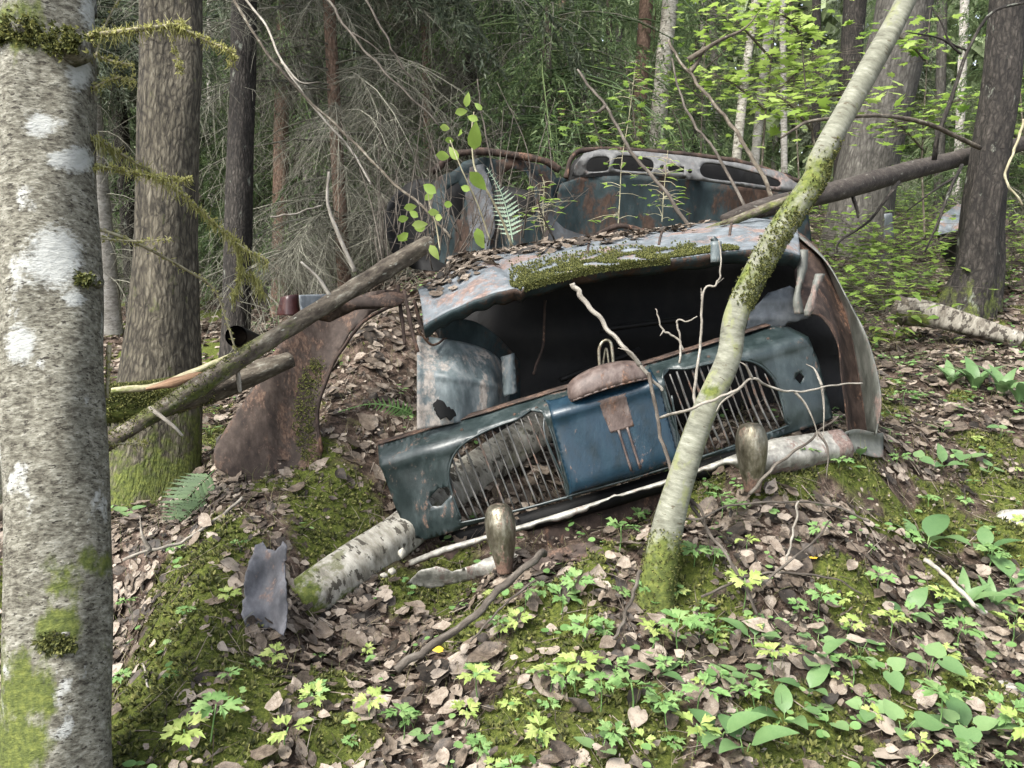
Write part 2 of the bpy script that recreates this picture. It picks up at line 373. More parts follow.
M['dead'] = leafmat('dead_leaf', [(.0, (.015, .012, .009)), (.25, (.045, .034, .025)), (.5, (.10, .077, .057)), (.75, (.16, .129, .10)), (1, (.26, .22, .178))], .12, .6, .9)
M['yellowleaf'] = leafmat('fallen_yellow_leaf', [(0, (.5, .32, .03)), (1, (.6, .42, .05))], .3)
M['anem'] = leafmat('anemone_leaf', [(0, (.085, .17, .05)), (.5, (.13, .235, .075)), (1, (.20, .30, .11))], .35)
M['anemy'] = leafmat('yellowish_leaf', [(0, (.15, .22, .05)), (.5, (.22, .29, .075)), (1, (.33, .38, .13))], .35)
M['broad'] = leafmat('broad_leaf', [(0, (.06, .12, .045)), (.5, (.095, .17, .065)), (1, (.15, .23, .095))], .3, .45)
M['fresh'] = leafmat('fresh_leaf', [(0, (.17, .26, .045)), (.5, (.25, .35, .075)), (1, (.35, .44, .13))], .55)
M['under'] = leafmat('understory_leaf', [(0, (.11, .19, .035)), (.5, (.19, .29, .055)), (1, (.28, .38, .09))], .55)
M['needle'] = leafmat('spruce_needle', [(0, (.045, .062, .04)), (.5, (.085, .105, .065)), (1, (.135, .155, .105))], .42)
M['needleg'] = leafmat('fresh_needle', [(0, (.06, .10, .04)), (.5, (.10, .15, .06)), (1, (.15, .20, .08))], .45)
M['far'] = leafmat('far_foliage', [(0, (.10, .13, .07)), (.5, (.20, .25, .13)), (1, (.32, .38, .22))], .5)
M['moss'] = leafmat('moss_tuft', [(0, (.026, .033, .011)), (.45, (.074, .083, .024)), (.8, (.14, .145, .042)), (1, (.23, .225, .075))], .25, .8)
M['mosshang'] = leafmat('hanging_moss', [(0, (.22, .22, .06)), (.5, (.38, .375, .13)), (1, (.52, .5, .25))], .5, .8)
M['darkfern'] = leafmat('dark_fern_frond', [(0, (.035, .07, .022)), (1, (.075, .13, .045))], .35)
M['stem'] = leafmat('thin_stem', [(0, (.06, .07, .025)), (.5, (.13, .15, .05)), (1, (.28, .24, .13))], .2, .7)
M['fern'] = leafmat('fern_frond', [(0, (.10, .20, .06)), (1, (.20, .33, .12))], .4)
M['palefern'] = leafmat('pale_fern_frond', [(0, (.30, .40, .28)), (1, (.42, .52, .40))], .4)

# ground
m, nt, b = newmat('forest_floor'); tcn = nt.nodes.new('ShaderNodeTexCoord'); oc = tcn.outputs['Object']
n1 = noise(nt, oc, 26, 9, .75); n2 = noise(nt, oc, 3, 5)
soil = ramp(nt, n1, [(.3, (.012, .009, .007)), (.47, (.05, .036, .027)), (.58, (.13, .095, .075)), (.72, (.26, .2, .165))]).outputs[0]
mn = noise(nt, oc, 90, 6, .7)
f = ramp(nt, math_(nt, 'ADD', attr(nt, 'moss', 'Fac'), math_(nt, 'MULTIPLY', math_(nt, 'SUBTRACT', n1, .5), .8)), [(.3, g3(0)), (.5, g3(1))]).outputs[0]
nt.links.new(mix(nt, f, soil, ramp(nt, mn, MOSSC).outputs[0]), b.inputs['Base Color']); b.inputs['Roughness'].default_value = .95; b.inputs['Specular IOR Level'].default_value = .1
bump(nt, b, n1, .9, .03); M['ground'] = m

def metal(name, paint, rust, amt, scale=9, gloss=.35, spec=.5, edge=True, metallic=0, fine=.5, streak=(1, 1, .5)):
    """weathered sheet: paint stops, rust stops, amt 0..1 share of rust"""
    m, nt, b = newmat(name); tcn = nt.nodes.new('ShaderNodeTexCoord'); oc = vscale(nt, tcn.outputs['Object'], streak)
    big = noise(nt, oc, scale, 8, .68, .4); fin = noise(nt, oc, scale * 9, 5, .7); mid = noise(nt, oc, scale * 2.7, 6, .65)
    pc = ramp(nt, mid, paint).outputs[0]; rc = ramp(nt, fin, rust).outputs[0]
    s = math_(nt, 'ADD', math_(nt, 'MULTIPLY', big, 1 - fine * .45), math_(nt, 'MULTIPLY', fin, fine * .45))
    th = .72 - .42 * amt
    f = ramp(nt, s, [(max(0, th - .03), g3(0)), (min(1, th + .04), g3(1))]).outputs[0]
    if edge:
        ef = math_(nt, 'ADD', attr(nt, 'rust', 'Fac'), math_(nt, 'MULTIPLY', math_(nt, 'SUBTRACT', mid, .5), 1.5))
        f = math_(nt, 'MAXIMUM', f, ramp(nt, ef, [(.45, g3(0)), (.6, g3(1))]).outputs[0])
    nt.links.new(mix(nt, f, pc, rc), b.inputs['Base Color'])
    r = nt.nodes.new('ShaderNodeMapRange'); nt.links.new(f, r.inputs[0]); r.inputs[3].default_value = gloss; r.inputs[4].default_value = .85
    r2 = math_(nt, 'ADD', r.outputs[0], math_(nt, 'MULTIPLY', math_(nt, 'SUBTRACT', mid, .5), .3), True)
    nt.links.new(r2, b.inputs['Roughness']); b.inputs['Specular IOR Level'].default_value = spec
    if metallic:
        mm = math_(nt, 'MULTIPLY', math_(nt, 'SUBTRACT', 1.0, f), metallic); nt.links.new(mm, b.inputs['Metallic'])
    bump(nt, b, math_(nt, 'ADD', fin, math_(nt, 'MULTIPLY', f, .8)), .35, .004)
    return m
RUST = [(.3, (.028, .017, .012)), (.5, (.085, .048, .032)), (.7, (.17, .105, .075))]
RUSTP = [(.3, (.06, .04, .034)), (.5, (.12, .082, .068)), (.7, (.2, .15, .13))]
M['nose'] = metal('weathered_blue_paint', [(.3, (.007, .012, .012)), (.5, (.014, .022, .022)), (.7, (.036, .048, .048))], RUST, .25, 7, .36, fine=.95)
M['blue'] = metal('deep_blue_paint', [(.3, (.005, .013, .018)), (.5, (.0045, .018, .031)), (.66, (.008, .026, .040)), (.8, (.022, .036, .042))], RUST, .26, 6, .38, fine=.95)
M['lid'] = metal('grey_blue_sheet', [(.3, (.05, .058, .064)), (.5, (.092, .104, .113)), (.7, (.16, .175, .187))], RUSTP, .42, 7, .55)
M['palesheet'] = metal('pale_chalky_sheet', [(.3, (.036, .048, .050)), (.5, (.078, .097, .10)), (.7, (.17, .185, .185))], [(.3, (.10, .085, .07)), (.6, (.24, .215, .19))], .42, 8, .5)
M['rust'] = metal('brown_rust', [(.3, (.017, .012, .010)), (.5, (.037, .027, .022)), (.7, (.07, .053, .044))], [(.3, (.035, .021, .015)), (.5, (.08, .05, .036)), (.7, (.14, .098, .075))], .45, 12, .75, .2)
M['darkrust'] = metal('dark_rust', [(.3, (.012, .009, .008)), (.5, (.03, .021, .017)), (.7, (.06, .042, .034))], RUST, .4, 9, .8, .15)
M['caprust'] = metal('cap_rust', [(.3, (.035, .024, .02)), (.5, (.07, .05, .043)), (.7, (.12, .095, .083))], RUST, .35, 16, .55, .35)
M['fender'] = metal('grey_green_skin', [(.3, (.036, .038, .032)), (.5, (.07, .073, .062)), (.7, (.125, .125, .11))], RUSTP, .36, 9, .6)
M['bumper'] = metal('peeled_chrome', [(.3, (.10, .096, .083)), (.5, (.20, .193, .168)), (.7, (.36, .35, .31))], RUSTP, .36, 14, .5, .5, True, .15)
M['chrome'] = metal('tarnished_chrome', [(.3, (.075, .066, .045)), (.5, (.16, .145, .105)), (.7, (.30, .28, .22))], RUST, .36, 22, .34, .5, True, .8)
M['backcar'] = metal('dusty_teal_sheet', [(.3, (.006, .010, .011)), (.5, (.012, .021, .023)), (.7, (.028, .042, .045))], [(.3, (.014, .009, .007)), (.6, (.045, .028, .02)), (.8, (.085, .055, .042))], .46, 5, .65, .2) #, 5, .5)
M['backgrey'] = metal('dusty_grey_sheet', [(.3, (.010, .011, .012)), (.5, (.024, .027, .030)), (.7, (.055, .061, .067))], [(.3, (.012, .009, .008)), (.6, (.04, .027, .021)), (.8, (.07, .05, .04))], .45, 6, .7)
M['dash'] = metal('grey_dashboard', [(.3, (.038, .038, .038)), (.5, (.075, .075, .074)), (.7, (.125, .125, .12))], RUSTP, .36, 9, .7)
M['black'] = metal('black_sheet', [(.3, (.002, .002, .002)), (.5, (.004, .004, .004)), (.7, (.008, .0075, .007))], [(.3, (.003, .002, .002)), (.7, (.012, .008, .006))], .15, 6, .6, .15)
M['slat'] = metal('slat_grey', [(.3, (.02, .02, .019)), (.5, (.045, .044, .04)), (.7, (.10, .096, .087))], RUST, .36, 14, .5)
M['slate'] = metal('grey_scrap_sheet', [(.3, (.035, .035, .039)), (.5, (.062, .062, .069)), (.7, (.105, .105, .114))], RUSTP, .3, 14, .6)
M['redpaint'] = metal('red_paint', [(.3, (.014, .004, .004)), (.5, (.03, .007, .006)), (.7, (.05, .014, .012))], RUST, .25, 10, .4)
M['stone'] = metal('stone', [(.3, (.12, .115, .1)), (.5, (.24, .23, .205)), (.7, (.36, .35, .32))], [(.3, (.03, .04, .01)), (.6, (.1, .12, .03))], .3, 14, .9, .2)

# ------------------------------------------------------------------ leaf templates (unit size, lying in XY, tip +Y)
def fan(outl, curl=0, fold=0, center=(0, .4)):
    o = np.array(outl); c = np.array([center]); v = np.vstack([c, o])
    z = curl * (v[:, 1] - .4)**2 + fold * np.abs(v[:, 0])
    V = np.c_[v[:, 0], v[:, 1], z]; k = len(o)
    F = np.array([(0, 1 + i, 1 + (i + 1) % k) for i in range(k)])
    return V, F
def leaf_ovate(w=.32, curl=.0, fold=.3, n=6, tipe=1.0):
    """6-strip folded leaf: midrib + two sides, mesh grid 3 wide"""
    t = np.linspace(0, 1, n); ww = w * np.sin(np.pi * np.clip(t, 0, 1)**.75)**.8 * (1 - .2 * t); ww[0] = .012; ww[-1] = .004
    V = []
    for i in range(n):
        zc = curl * (t[i] - .3)**2
        V += [(-ww[i], t[i], zc + fold * ww[i]), (0, t[i], zc), (ww[i], t[i], zc + fold * ww[i])]
    F = np.array([(i * 3 + j, i * 3 + j + 1, i * 3 + 4 + j, i * 3 + 3 + j) for i in range(n - 1) for j in (0, 1)])
    return np.array(V), F
def leaf_dead(seed):
    g = np.random.default_rng(seed); n = 7; t = np.linspace(0, 1, n); w = (.24 + .05 * (seed % 4)) * np.sin(np.pi * np.clip(t, .03, .985)**(.65 + .1 * (seed % 3)))**.8; jw = .05 if seed < 5 else .17
    V = []; k1 = g.uniform(-.1, .4); k2 = g.uniform(-.4, .8)
    for i in range(n):
        for s in (-1, -.5, 0, .5, 1):
            V.append((s * w[i] * (1 + g.normal(0, jw)) + .05 * math.sin(t[i] * 3), t[i] - .5 + g.normal(0, .015) - .05 * abs(s), g.normal(0, .02) + (abs(s)**1.5) * k1 * w[i] + .35 * (t[i] - .5)**2 * k2))
    V = np.array(V); V[:, 2] += .035 * np.sin(V[:, 0] * g.uniform(6, 12) + g.uniform(0, 6)) * np.sin(V[:, 1] * g.uniform(6, 12) + g.uniform(0, 6))
    F = np.array([(i * 5 + j, i * 5 + j + 1, i * 5 + 6 + j, i * 5 + 5 + j) for i in range(n - 1) for j in range(4)])
    return np.array(V), F
def leaf_maple():
    pts = []
    for a, r in [(-160, .25), (-135, .5), (-110, .42), (-80, .85), (-60, .55), (-45, .62), (-30, 1.0), (-17, .62), (-8, .78), (0, 1.12)]:
        pts.append((a, r))
    full = pts + [(-a, r) for a, r in pts[-2::-1]]
    return fan([(math.sin(R(a)) * r * .55, math.cos(R(a)) * r * .55 + .35) for a, r in full], 0, -.12, (0, .35))
def leaf_round():
    return fan([(math.sin(a) * .42 * (1 + .0 * math.cos(a)), .46 - .44 * math.cos(a) + (.1 if abs(a - math.pi) < .3 else 0)) for a in np.linspace(.25, 2 * math.pi - .25, 11)], .05, .18, (0, .45))
def leaf_heart():
    return fan([(0, .1), (.18, 0), (.38, .12), (.44, .35), (.33, .62), (.15, .85), (0, 1), (-.15, .85), (-.33, .62), (-.44, .35), (-.38, .12), (-.18, 0)], .05, .2, (0, .35))

# ================================================================== SETTING: ground
print('ground')
gx = np.r_[-80, -60, -45, -34, -26, -20, -16, np.linspace(-13, -4.2, 45), np.linspace(-4, 4, 330), np.linspace(4.2, 13, 45), 16, 20, 26, 34, 45, 60, 80]
gy = np.r_[-30, -18, -10, -5, -2, 0, np.linspace(.6, 6.5, 260), np.linspace(6.7, 16, 60), np.linspace(17, 34, 20), 40, 50, 65, 85, 110]
X, Y = np.meshgrid(gx, gy); Z = h(X, Y); nx, ny = len(gx), len(gy)
i, j = np.meshgrid(np.arange(nx - 1), np.arange(ny - 1)); a = (j * nx + i).ravel()
MO = moss(X.ravel(), Y.ravel()) * (np.hypot(X, Y).ravel() < 15)
Z = Z + (MO.reshape(Z.shape) * .018)
tag(obj('ground', np.stack([X, Y, Z], -1).reshape(-1, 3), np.stack([a, a + 1, a + nx + 1, a + nx], -1), M['ground'], attrs=[('moss', 'FLOAT', MO)]), 'uneven forest floor of dark soil, litter and moss', 'ground', kind='structure')

# ---- litter
print('litter')
def sample_ground(N, ymin, ymax, spread=.78):
    """points in the view wedge (a bit wider than the frame), uniform on the ground"""
    y = np.sqrt(rng.uniform(ymin**2, ymax**2, N)); x = rng.uniform(-1, 1, N) * (y * spread + .25); return x, y
lv, lf, nleaf = [], [], 0
for ymin, ymax, N, s0, s1 in [(1.0, 2.4, 6000, .025, .075), (1.0, 3.4, 16000, .006, .022), (2.6, 5.2, 11000, .025, .08), (5.2, 9.5, 9000, .04, .10), (9.5, 20, 8000, .07, .15), (1.0, 16, 14000, .05, .12)]:
    x, y = sample_ground(N, ymin, ymax, 1.7 if ymax == 16 else .78); mo = moss(x, y); keep = rng.uniform(0, 1, N) > mo * .86
    x, y = x[keep], y[keep]; k = len(x); pile = rng.uniform(0, 1, k)**2 * .035
    pos = np.stack([x, y, h(x, y) + .006 + pile], -1); Rm = rotm(k, .33, nrm=gnormal(x, y)); s = s0 + (s1 - s0) * rng.uniform(0, 1, k)**1.7
    which = rng.integers(0, 8, k)
    for q in range(8):
        tv, tf = leaf_dead(q); msk = which == q
        V, F = scatter(tv, tf, pos[msk], Rm[msk], s[msk]); lv.append(V); lf.append(F + nleaf); nleaf += len(V)
gb = G(140, 545); k = 900; x = gb[0] + rng.normal(0, .35, k); y = gb[1] + rng.normal(0, .3, k); V, F = scatter(*leaf_dead(2), np.stack([x, y, h(x, y) + .01], -1), rotm(k, .3, nrm=gnormal(x, y)), rng.uniform(.02, .06, k)); lv.append(V); lf.append(F + nleaf); nleaf += len(V)
tag(obj('leaf_litter', np.vstack(lv), np.vstack(lf), M['dead']), 'carpet of curled brown dead leaves over the forest floor', 'leaf litter', kind='stuff')
x, y = sample_ground(9000, 1.0, 5.0); k = len(x); L = rng.uniform(.02, .16, k) * rng.uniform(.3, 1, k); an = rng.uniform(0, 6.28, k)
p0 = np.stack([x, y, h(x, y) + rng.uniform(.01, .03, k)], -1); x2 = x + L * np.cos(an); y2 = y + L * np.sin(an); p2 = np.stack([x2, y2, h(x2, y2) + rng.uniform(.01, .045, k)], -1)
V, F = batch_tubes(p0, (p0 + p2) / 2 + rng.normal(0, .006, (k, 3)), p2, rng.uniform(.0006, .0022, k), np.full(k, .0005), 3, 3)
tag(obj('twig_litter', V, F, M['dead']), 'fine broken twigs and stems scattered among the dead leaves', 'twig litter', kind='stuff')

# ---- moss tufts
def moss_tufts(pos, nrm, size, g=rng):
    blades = []
    bl = [(0, 0), (1.2, .55), (2.5, .8), (3.7, .6), (5, .75)]
    V = []; F = []
    for a, t in bl:
        d = np.array([math.cos(a) * t, math.sin(a) * t, 1 - .35 * t]); sd_ = np.array([-math.sin(a), math.cos(a), 0]) * .17
        n0 = len(V); V += [tuple(-sd_), tuple(sd_), tuple(d * .62 + sd_ * 1.1), tuple(d), tuple(d * .62 - sd_ * 1.1)]; F += [(n0, n0 + 1, n0 + 2), (n0, n0 + 2, n0 + 4), (n0 + 4, n0 + 2, n0 + 3)]
    return scatter(np.array(V), np.array(F), pos, rotm(len(pos), .3, g, nrm), size)
print('moss')
x, y = sample_ground(95000, 1.0, 5.5); mo = moss(x, y); kp = rng.uniform(0, 1, len(x)) < np.clip((mo - .18) * 1.4, 0, 1); x, y, mo = x[kp], y[kp], mo[kp]
V, F = moss_tufts(np.stack([x, y, h(x, y) + mo * .018], -1), gnormal(x, y), rng.uniform(.007, .021, len(x)))
tag(obj('moss', V, F, M['moss']), 'yellow green moss growing in cushions on banks and floor', 'moss', kind='stuff')
# thin grass like stems rising from the moss
x, y = sample_ground(5200, 1.0, 4.5); k = len(x); L = rng.uniform(.015, .075, k); p0 = np.stack([x, y, h(x, y)], -1); ln = rng.normal(0, .55, (k, 2)); p2 = p0 + np.c_[ln * L[:, None], L]; p1 = p0 + np.c_[ln * L[:, None] * .2, L * .7]
V, F = batch_tubes(p0, p1, p2, np.full(k, .0008), np.full(k, .0003), 4, 3); tag(obj('grass', V, F, M['stem']), 'thin pale green and straw stems standing in the moss', 'grass', kind='stuff')
# tiny seedlings: stuff
x, y = sample_ground(2600, 1.0, 7.0); kp = (x > -1.0 + .0 * y) | (rng.uniform(0, 1, len(x)) < .45); kp &= rng.uniform(0, 1, len(x)) < .35 + .65 * np.clip((x + .4) / 1.5, 0, 1); x, y = x[kp], y[kp]
tv, tf = leaf_round(); k = len(x); reps = 3
x = np.repeat(x, reps) + rng.normal(0, .016, k * reps); y = np.repeat(y, reps) + rng.normal(0, .016, k * reps)
V, F = scatter(tv - np.array([0, .4, 0]), tf, np.stack([x, y, h(x, y) + rng.uniform(.02, .06, k * reps)], -1), rotm(k * reps, .3), rng.uniform(.012, .032, k * reps))
tag(obj('ground_cover', V, F, M['anem']), 'tiny round green seedling leaves sprinkled over the litter', 'ground cover', kind='stuff')
# ================================================================== TREES
print('trees')
def path(pts, d=None):
    """[(px,py,halfwidth px,depth)] -> world points, radii"""
    a = np.array([(p[0], p[1], p[2], p[3] if len(p) > 3 else d) for p in pts], float)
    return Pv(a[:, 0], a[:, 1], a[:, 3]), a[:, 2] * a[:, 3] / FPX * np.cos(np.arctan((np.clip(a[:, 0], -40, 1064) - 512) / FPX))
def rise(pts, rad, top, taper=.6):
    """carry a trunk on above the frame to height top"""
    a, b = pts[1], pts[0]; d = (b - a) / np.linalg.norm(b - a)
    d = d * .6 + np.array([0, 0, .4]) if d[2] > 0 else np.array([0, 0, 1.]); d /= np.linalg.norm(d)
    out = [b + d * ((top - b[2]) / max(d[2], .2)) * f for f in (1, .66, .33)]
    return np.vstack([out, pts]), np.r_[rad[0] * taper, rad[0] * (taper * .66 + .34), rad[0] * (taper * .33 + .67), rad]
def fringe(pts, n, l0, l1, parent, name='moss_fringe', wid=.0015, up=.25):
    n = int(n * 2.2) + 8
    c = fit(pts, n); c = c + rng.normal(0, .004, c.shape); L = rng.uniform(l0, l1, n)
    dn = np.stack([rng.normal(0, .25, n), rng.normal(0, .25, n), -np.ones(n)], -1); dn[rng.uniform(0, 1, n) < up] *= -.5
    V, F = batch_tubes(c, c + dn * L[:, None] * .5 + rng.normal(0, .003, (n, 3)), c + dn * L[:, None] + rng.normal(0, .006, (n, 3)), np.full(n, wid), np.full(n, wid * .4), 3, 3)
    k = n // 2; pos = fit(pts, k) + rng.normal(0, .004, (k, 3)); nr = rng.normal(0, 1, (k, 3)); V2, F2 = moss_tufts(pos, nr, rng.uniform(.005, .011, k))
    n0 = len(V); F = np.vstack([F[:, [0, 1, 2]], F[:, [0, 2, 3]], F2 + n0])
    return obj(name, np.vstack([V, V2]), F, M['mosshang'], parent)

# --- pale lichen trunk, close
t = thing('alder_tree', (*P(58, 800, 1.85)[:2], h1(*P(58, 800, 1.85)[:2])), 'pale lichen speckled trunk with mossy knots and dead mossy twigs, closest to the viewer', 'tree')
pp, rr = path([(44, -60, 51, 1.95), (46, 0, 51, 1.93), (48, 200, 52, 1.9), (53, 384, 53, 1.82), (59, 576, 54, 1.74), (59, 768, 56, 1.64), (59, 840, 58, 1.6), (58, 960, 66, 1.55)])
pp, rr = rise(pp, rr, 6.5, .6)
def mf(V, tc):
    px, py, d = project(V); o = np.zeros(len(V))
    for cx, cyy, r, a in [(20, 25, 38, .75), (75, 36, 26, .6), (90, 280, 10, .5), (60, 630, 26, .85), (20, 690, 45, .55), (100, 420, 22, .45), (15, 745, 40, .6), (60, 585, 30, .4), (95, 560, 22, .5)]:
        o = np.maximum(o, a * np.clip(1.3 - np.hypot(px - cx, py - cyy) / r, 0, 1))
    o = o + .12 * np.clip((py - 430) / 200, 0, 1) + (py > 500) * .06
    for cx, cyy, rx, ry in [(54, 258, 30, 34), (80, 70, 14, 22), (40, 125, 16, 14), (78, 160, 16, 16), (20, 345, 16, 22), (75, 300, 12, 8), (88, 20, 12, 26), (55, 160, 10, 8)]:
        o = o - 1.0 * np.clip(1.45 - np.hypot((px - cx) / rx, (py - cyy) / ry), 0, 1)
    return o
MB().tube(pp, rr, 56, 240, .05, seed=3, mossf=mf).build('trunk', M['lichen'], t)
for nm, cx, cyy, r, dep in [('knot', 22, 34, 15, 1.83), ('knot', 66, 42, 11, 1.82), ('knot', 86, 279, 5, 1.83), ('knot', 60, 640, 9, 1.63)]:
    c = P(cx, cyy, dep)
    k = MB().tube([c + FW * .05, c, c - FW * .022 + np.array([.004, 0, -.012])], [r * 1.5 * dep / FPX, r * 1.15 * dep / FPX, r * .35 * dep / FPX], 18, 8, .12, seed=int(cx), mossf=lambda V, tc: np.full(len(V), .35 if cyy < 100 else .15)).build('knot', M['lichen'], t)
    N_ = int(r * 26); pos = c - FW * .012 + np.stack([rng.normal(0, r * .9 * dep / FPX, N_), rng.normal(0, .006, N_), rng.normal(-.002, r * .45 * dep / FPX, N_)], -1)
    if True:
        V, F = moss_tufts(pos, np.tile(-FW + np.array([0, 0, -.3]), (N_, 1)) + rng.normal(0, .4, (N_, 3)), rng.uniform(.007, .016, N_)); obj('moss_cushion', V, F, M['moss'], k)
MT = lambda a: (lambda V, tc: np.full(len(V), a))
for pts, r0, r1, fr in [([(88, 36, 1.9), (130, 30, 1.92), (178, 25, 1.98), (182, 26, 1.98)], .0065, .004, (150, .008, .03)), ([(178, 26, 1.98), (205, 40, 2.0), (232, 52, 2.02), (230, 64, 2.03)], .0035, .003, (60, .006, .02)),
   ([(93, 54, 1.92), (112, 61, 1.93), (134, 65, 1.95)], .0035, .0025, (30, .004, .012)), ([(93, 88, 1.92), (115, 78, 1.95), (136, 80, 1.97)], .0035, .002, (40, .006, .018)), ([(170, 36, 1.99), (178, 60, 2.0), (181, 73, 2.0)], .0028, .0015, (20, .004, .012)),
   ([(94, 138, 1.92), (115, 150, 2.0), (150, 172, 2.1), (178, 190, 2.15), (205, 214, 2.2), (228, 235, 2.25), (240, 245, 2.26), (268, 262, 2.3)], .0042, .002, (190, .006, .045)), ([(94, 165, 1.92), (130, 172, 1.98), (165, 178, 2.02), (191, 180, 2.04)], .0032, .0015, (90, .006, .02)),
   ([(96, 228, 1.92), (130, 240, 2.0), (160, 255, 2.1), (190, 272, 2.2), (214, 289, 2.28), (226, 318, 2.32), (236, 352, 2.35)], .0045, .0028, (30, .003, .008)), ([(97, 238, 1.92), (135, 241, 1.98), (170, 239, 2.0)], .003, .0012, (16, .003, .008)), ([(238, 245, 2.27), (240, 275, 2.3), (232, 300, 2.3)], .0025, .0015, (70, .01, .04)), ([(238, 268, 2.3), (255, 278, 2.32), (262, 292, 2.33)], .0025, .0015, (60, .01, .04)),
   ([(107, 398, 1.88), (108, 370, 1.9), (109, 345, 1.9)], .004, .006, (24, .004, .01)), ([(104, 445, 1.88), (135, 443, 1.9), (146, 444, 1.9)], .003, .0015, (16, .003, .008)), ([(96, 56, 1.9), (103, 30, 2.), (118, 0, 2.06), (130, -20, 2.1)], .003, .002, (10, .003, .006))]:
    q = np.array([P(*p) for p in pts])
    br = MB().tube(q, [r0, r1], 7, bump=.12, seed=int(pts[0][1]), mossf=MT(.35 if fr[0] > 35 else .12)).build('dead_branch', M['mosstwig'], t)
    fringe(q, fr[0], fr[1], fr[2], br)
# --- neighbour trunk half hidden at the frame edge
def simple_tree(name, label, pts, mat, top, mossf=None, ns=20, n=70, bmp=.06, seed=1, group=None, taper=.6, flare=1.0, cat='tree'):
    pp, rr = path(pts); b = pp[-1]; gz = h1(b[0], b[1])
    if b[2] > gz - .05:
        d = pp[-1] - pp[-2]; d = d / np.linalg.norm(d) if d[2] < -.01 else np.array([0, 0, -1.]); k = max((b[2] - gz + .12) / max(-d[2], .3), .05)
        pp = np.vstack([pp, b + d * k]); rr = np.r_[rr, rr[-1] * (1 + .25 * flare)]
    pp, rr = rise(pp, rr, top, taper); g = pp[-1]
    t = thing(name, (g[0], g[1], h1(g[0], g[1])), label, cat, group)
    MB().tube(pp, rr, ns, n, bmp, seed=seed, mossf=mossf).build('trunk', mat, t); return t
low_moss = lambda z0, a: (lambda V, tc: a * np.clip(1.2 - (V[:, 2] - h(V[:, 0], V[:, 1])) / z0, 0, 1))
simple_tree('spruce_tree', 'weathered trunk mostly hidden behind the pale lichen trunk at the frame edge', [(-6, 0, 14, 3.0), (-4, 250, 14, 3.0), (-2, 520, 17, 3.0)], M['lichen'], 7, low_moss(.5, .5), seed=11)
# --- big furrowed spruce
big = simple_tree('spruce_tree', 'stout furrowed spruce trunk with flared mossy foot beside the pale lichen trunk', [(171, 0, 33, 3.5), (170, 120, 32.5, 3.48), (167, 240, 31.5, 3.46), (164, 320, 35, 3.45), (160, 390, 42, 3.44), (153, 450, 50, 3.42), (146, 500, 60, 3.4), (140, 540, 74, 3.38)], M['spruce'], 9, lambda V, tc: np.maximum(low_moss(.6, .62)(V, tc), .2), 48, 160, .09, 5)
pe = big.children[0]
for pts in ([(135, 95, 3.3), (150, 150, 3.32)],): pass
dk = simple_tree('spruce_tree', 'straight dark spruce trunk behind and beside the stout furrowed one', [(244, 0, 13, 6), (240, 160, 13.5, 6), (236, 320, 15, 6)], M['dark'], 12, low_moss(.3, .3), 24, 90, .06, 6)
th = simple_tree('spruce_tree', 'thin reddish brown trunk between the straight dark spruce and the slim reddish one', [(283, 0, 7, 9), (281, 150, 8, 9), (280, 290, 9, 9)], M['red'], 11, None, 14, 60, .05, 8)
rt = simple_tree('spruce_tree', 'dark flaking trunk standing behind the short birch log', [(1009, -10, 20, 4.9), (1002, 80, 20, 4.9), (992, 150, 20, 4.9), (982, 220, 22, 4.9), (978, 270, 25, 4.9), (970, 300, 30, 4.9)], M['dark'], 9, low_moss(.35, .5), 36, 140, .11, 9)
simple_tree('spruce_tree', 'broad grey barked trunk behind the top of the leaning pole trunk', [(906, -10, 29, 7.5), (895, 50, 31, 7.5), (870, 155, 31, 7.5), (858, 230, 35, 7.5)], M['grey'], 13, low_moss(.4, .3), 28, 90, .07, 10)
simple_tree('spruce_tree', 'dark brown trunk close beside the broad grey barked one', [(856, -10, 12, 8.6), (850, 80, 12, 8.6), (845, 220, 14, 8.6)], M['dark'], 13, None, 20, 70, .06, 12)
simple_tree('pine_tree', 'rosy brown slim trunk behind the dashboard of the far wreck', [(647, -10, 7, 10), (641, 80, 7, 10), (634, 200, 8.5, 10)], M['red'], 12, None, 14, 60, .05, 13)
simple_tree('birch_tree', 'pale blotched birch trunk beside the rosy brown slim one', [(671, -10, 8, 9.5), (662, 80, 8, 9.5), (652, 210, 9, 9.5)], M['birchlog'], 12, None, 16, 60, .05, 14)
simple_tree('birch_tree', 'thin pale birch leaning over the far wreck', [(757, -10, 4.5, 8.5), (746, 70, 4.5, 8.5), (733, 190, 5.5, 8.5)], M['birchlog'], 10, None, 12, 60, .05, 15)
simple_tree('birch_tree', 'thin grey twin stem standing close to the thin pale birch', [(772, -10, 4, 8.9), (765, 60, 4.5, 8.9), (752, 190, 5, 8.9)], M['pale'], 10, None, 12, 60, .05, 16)

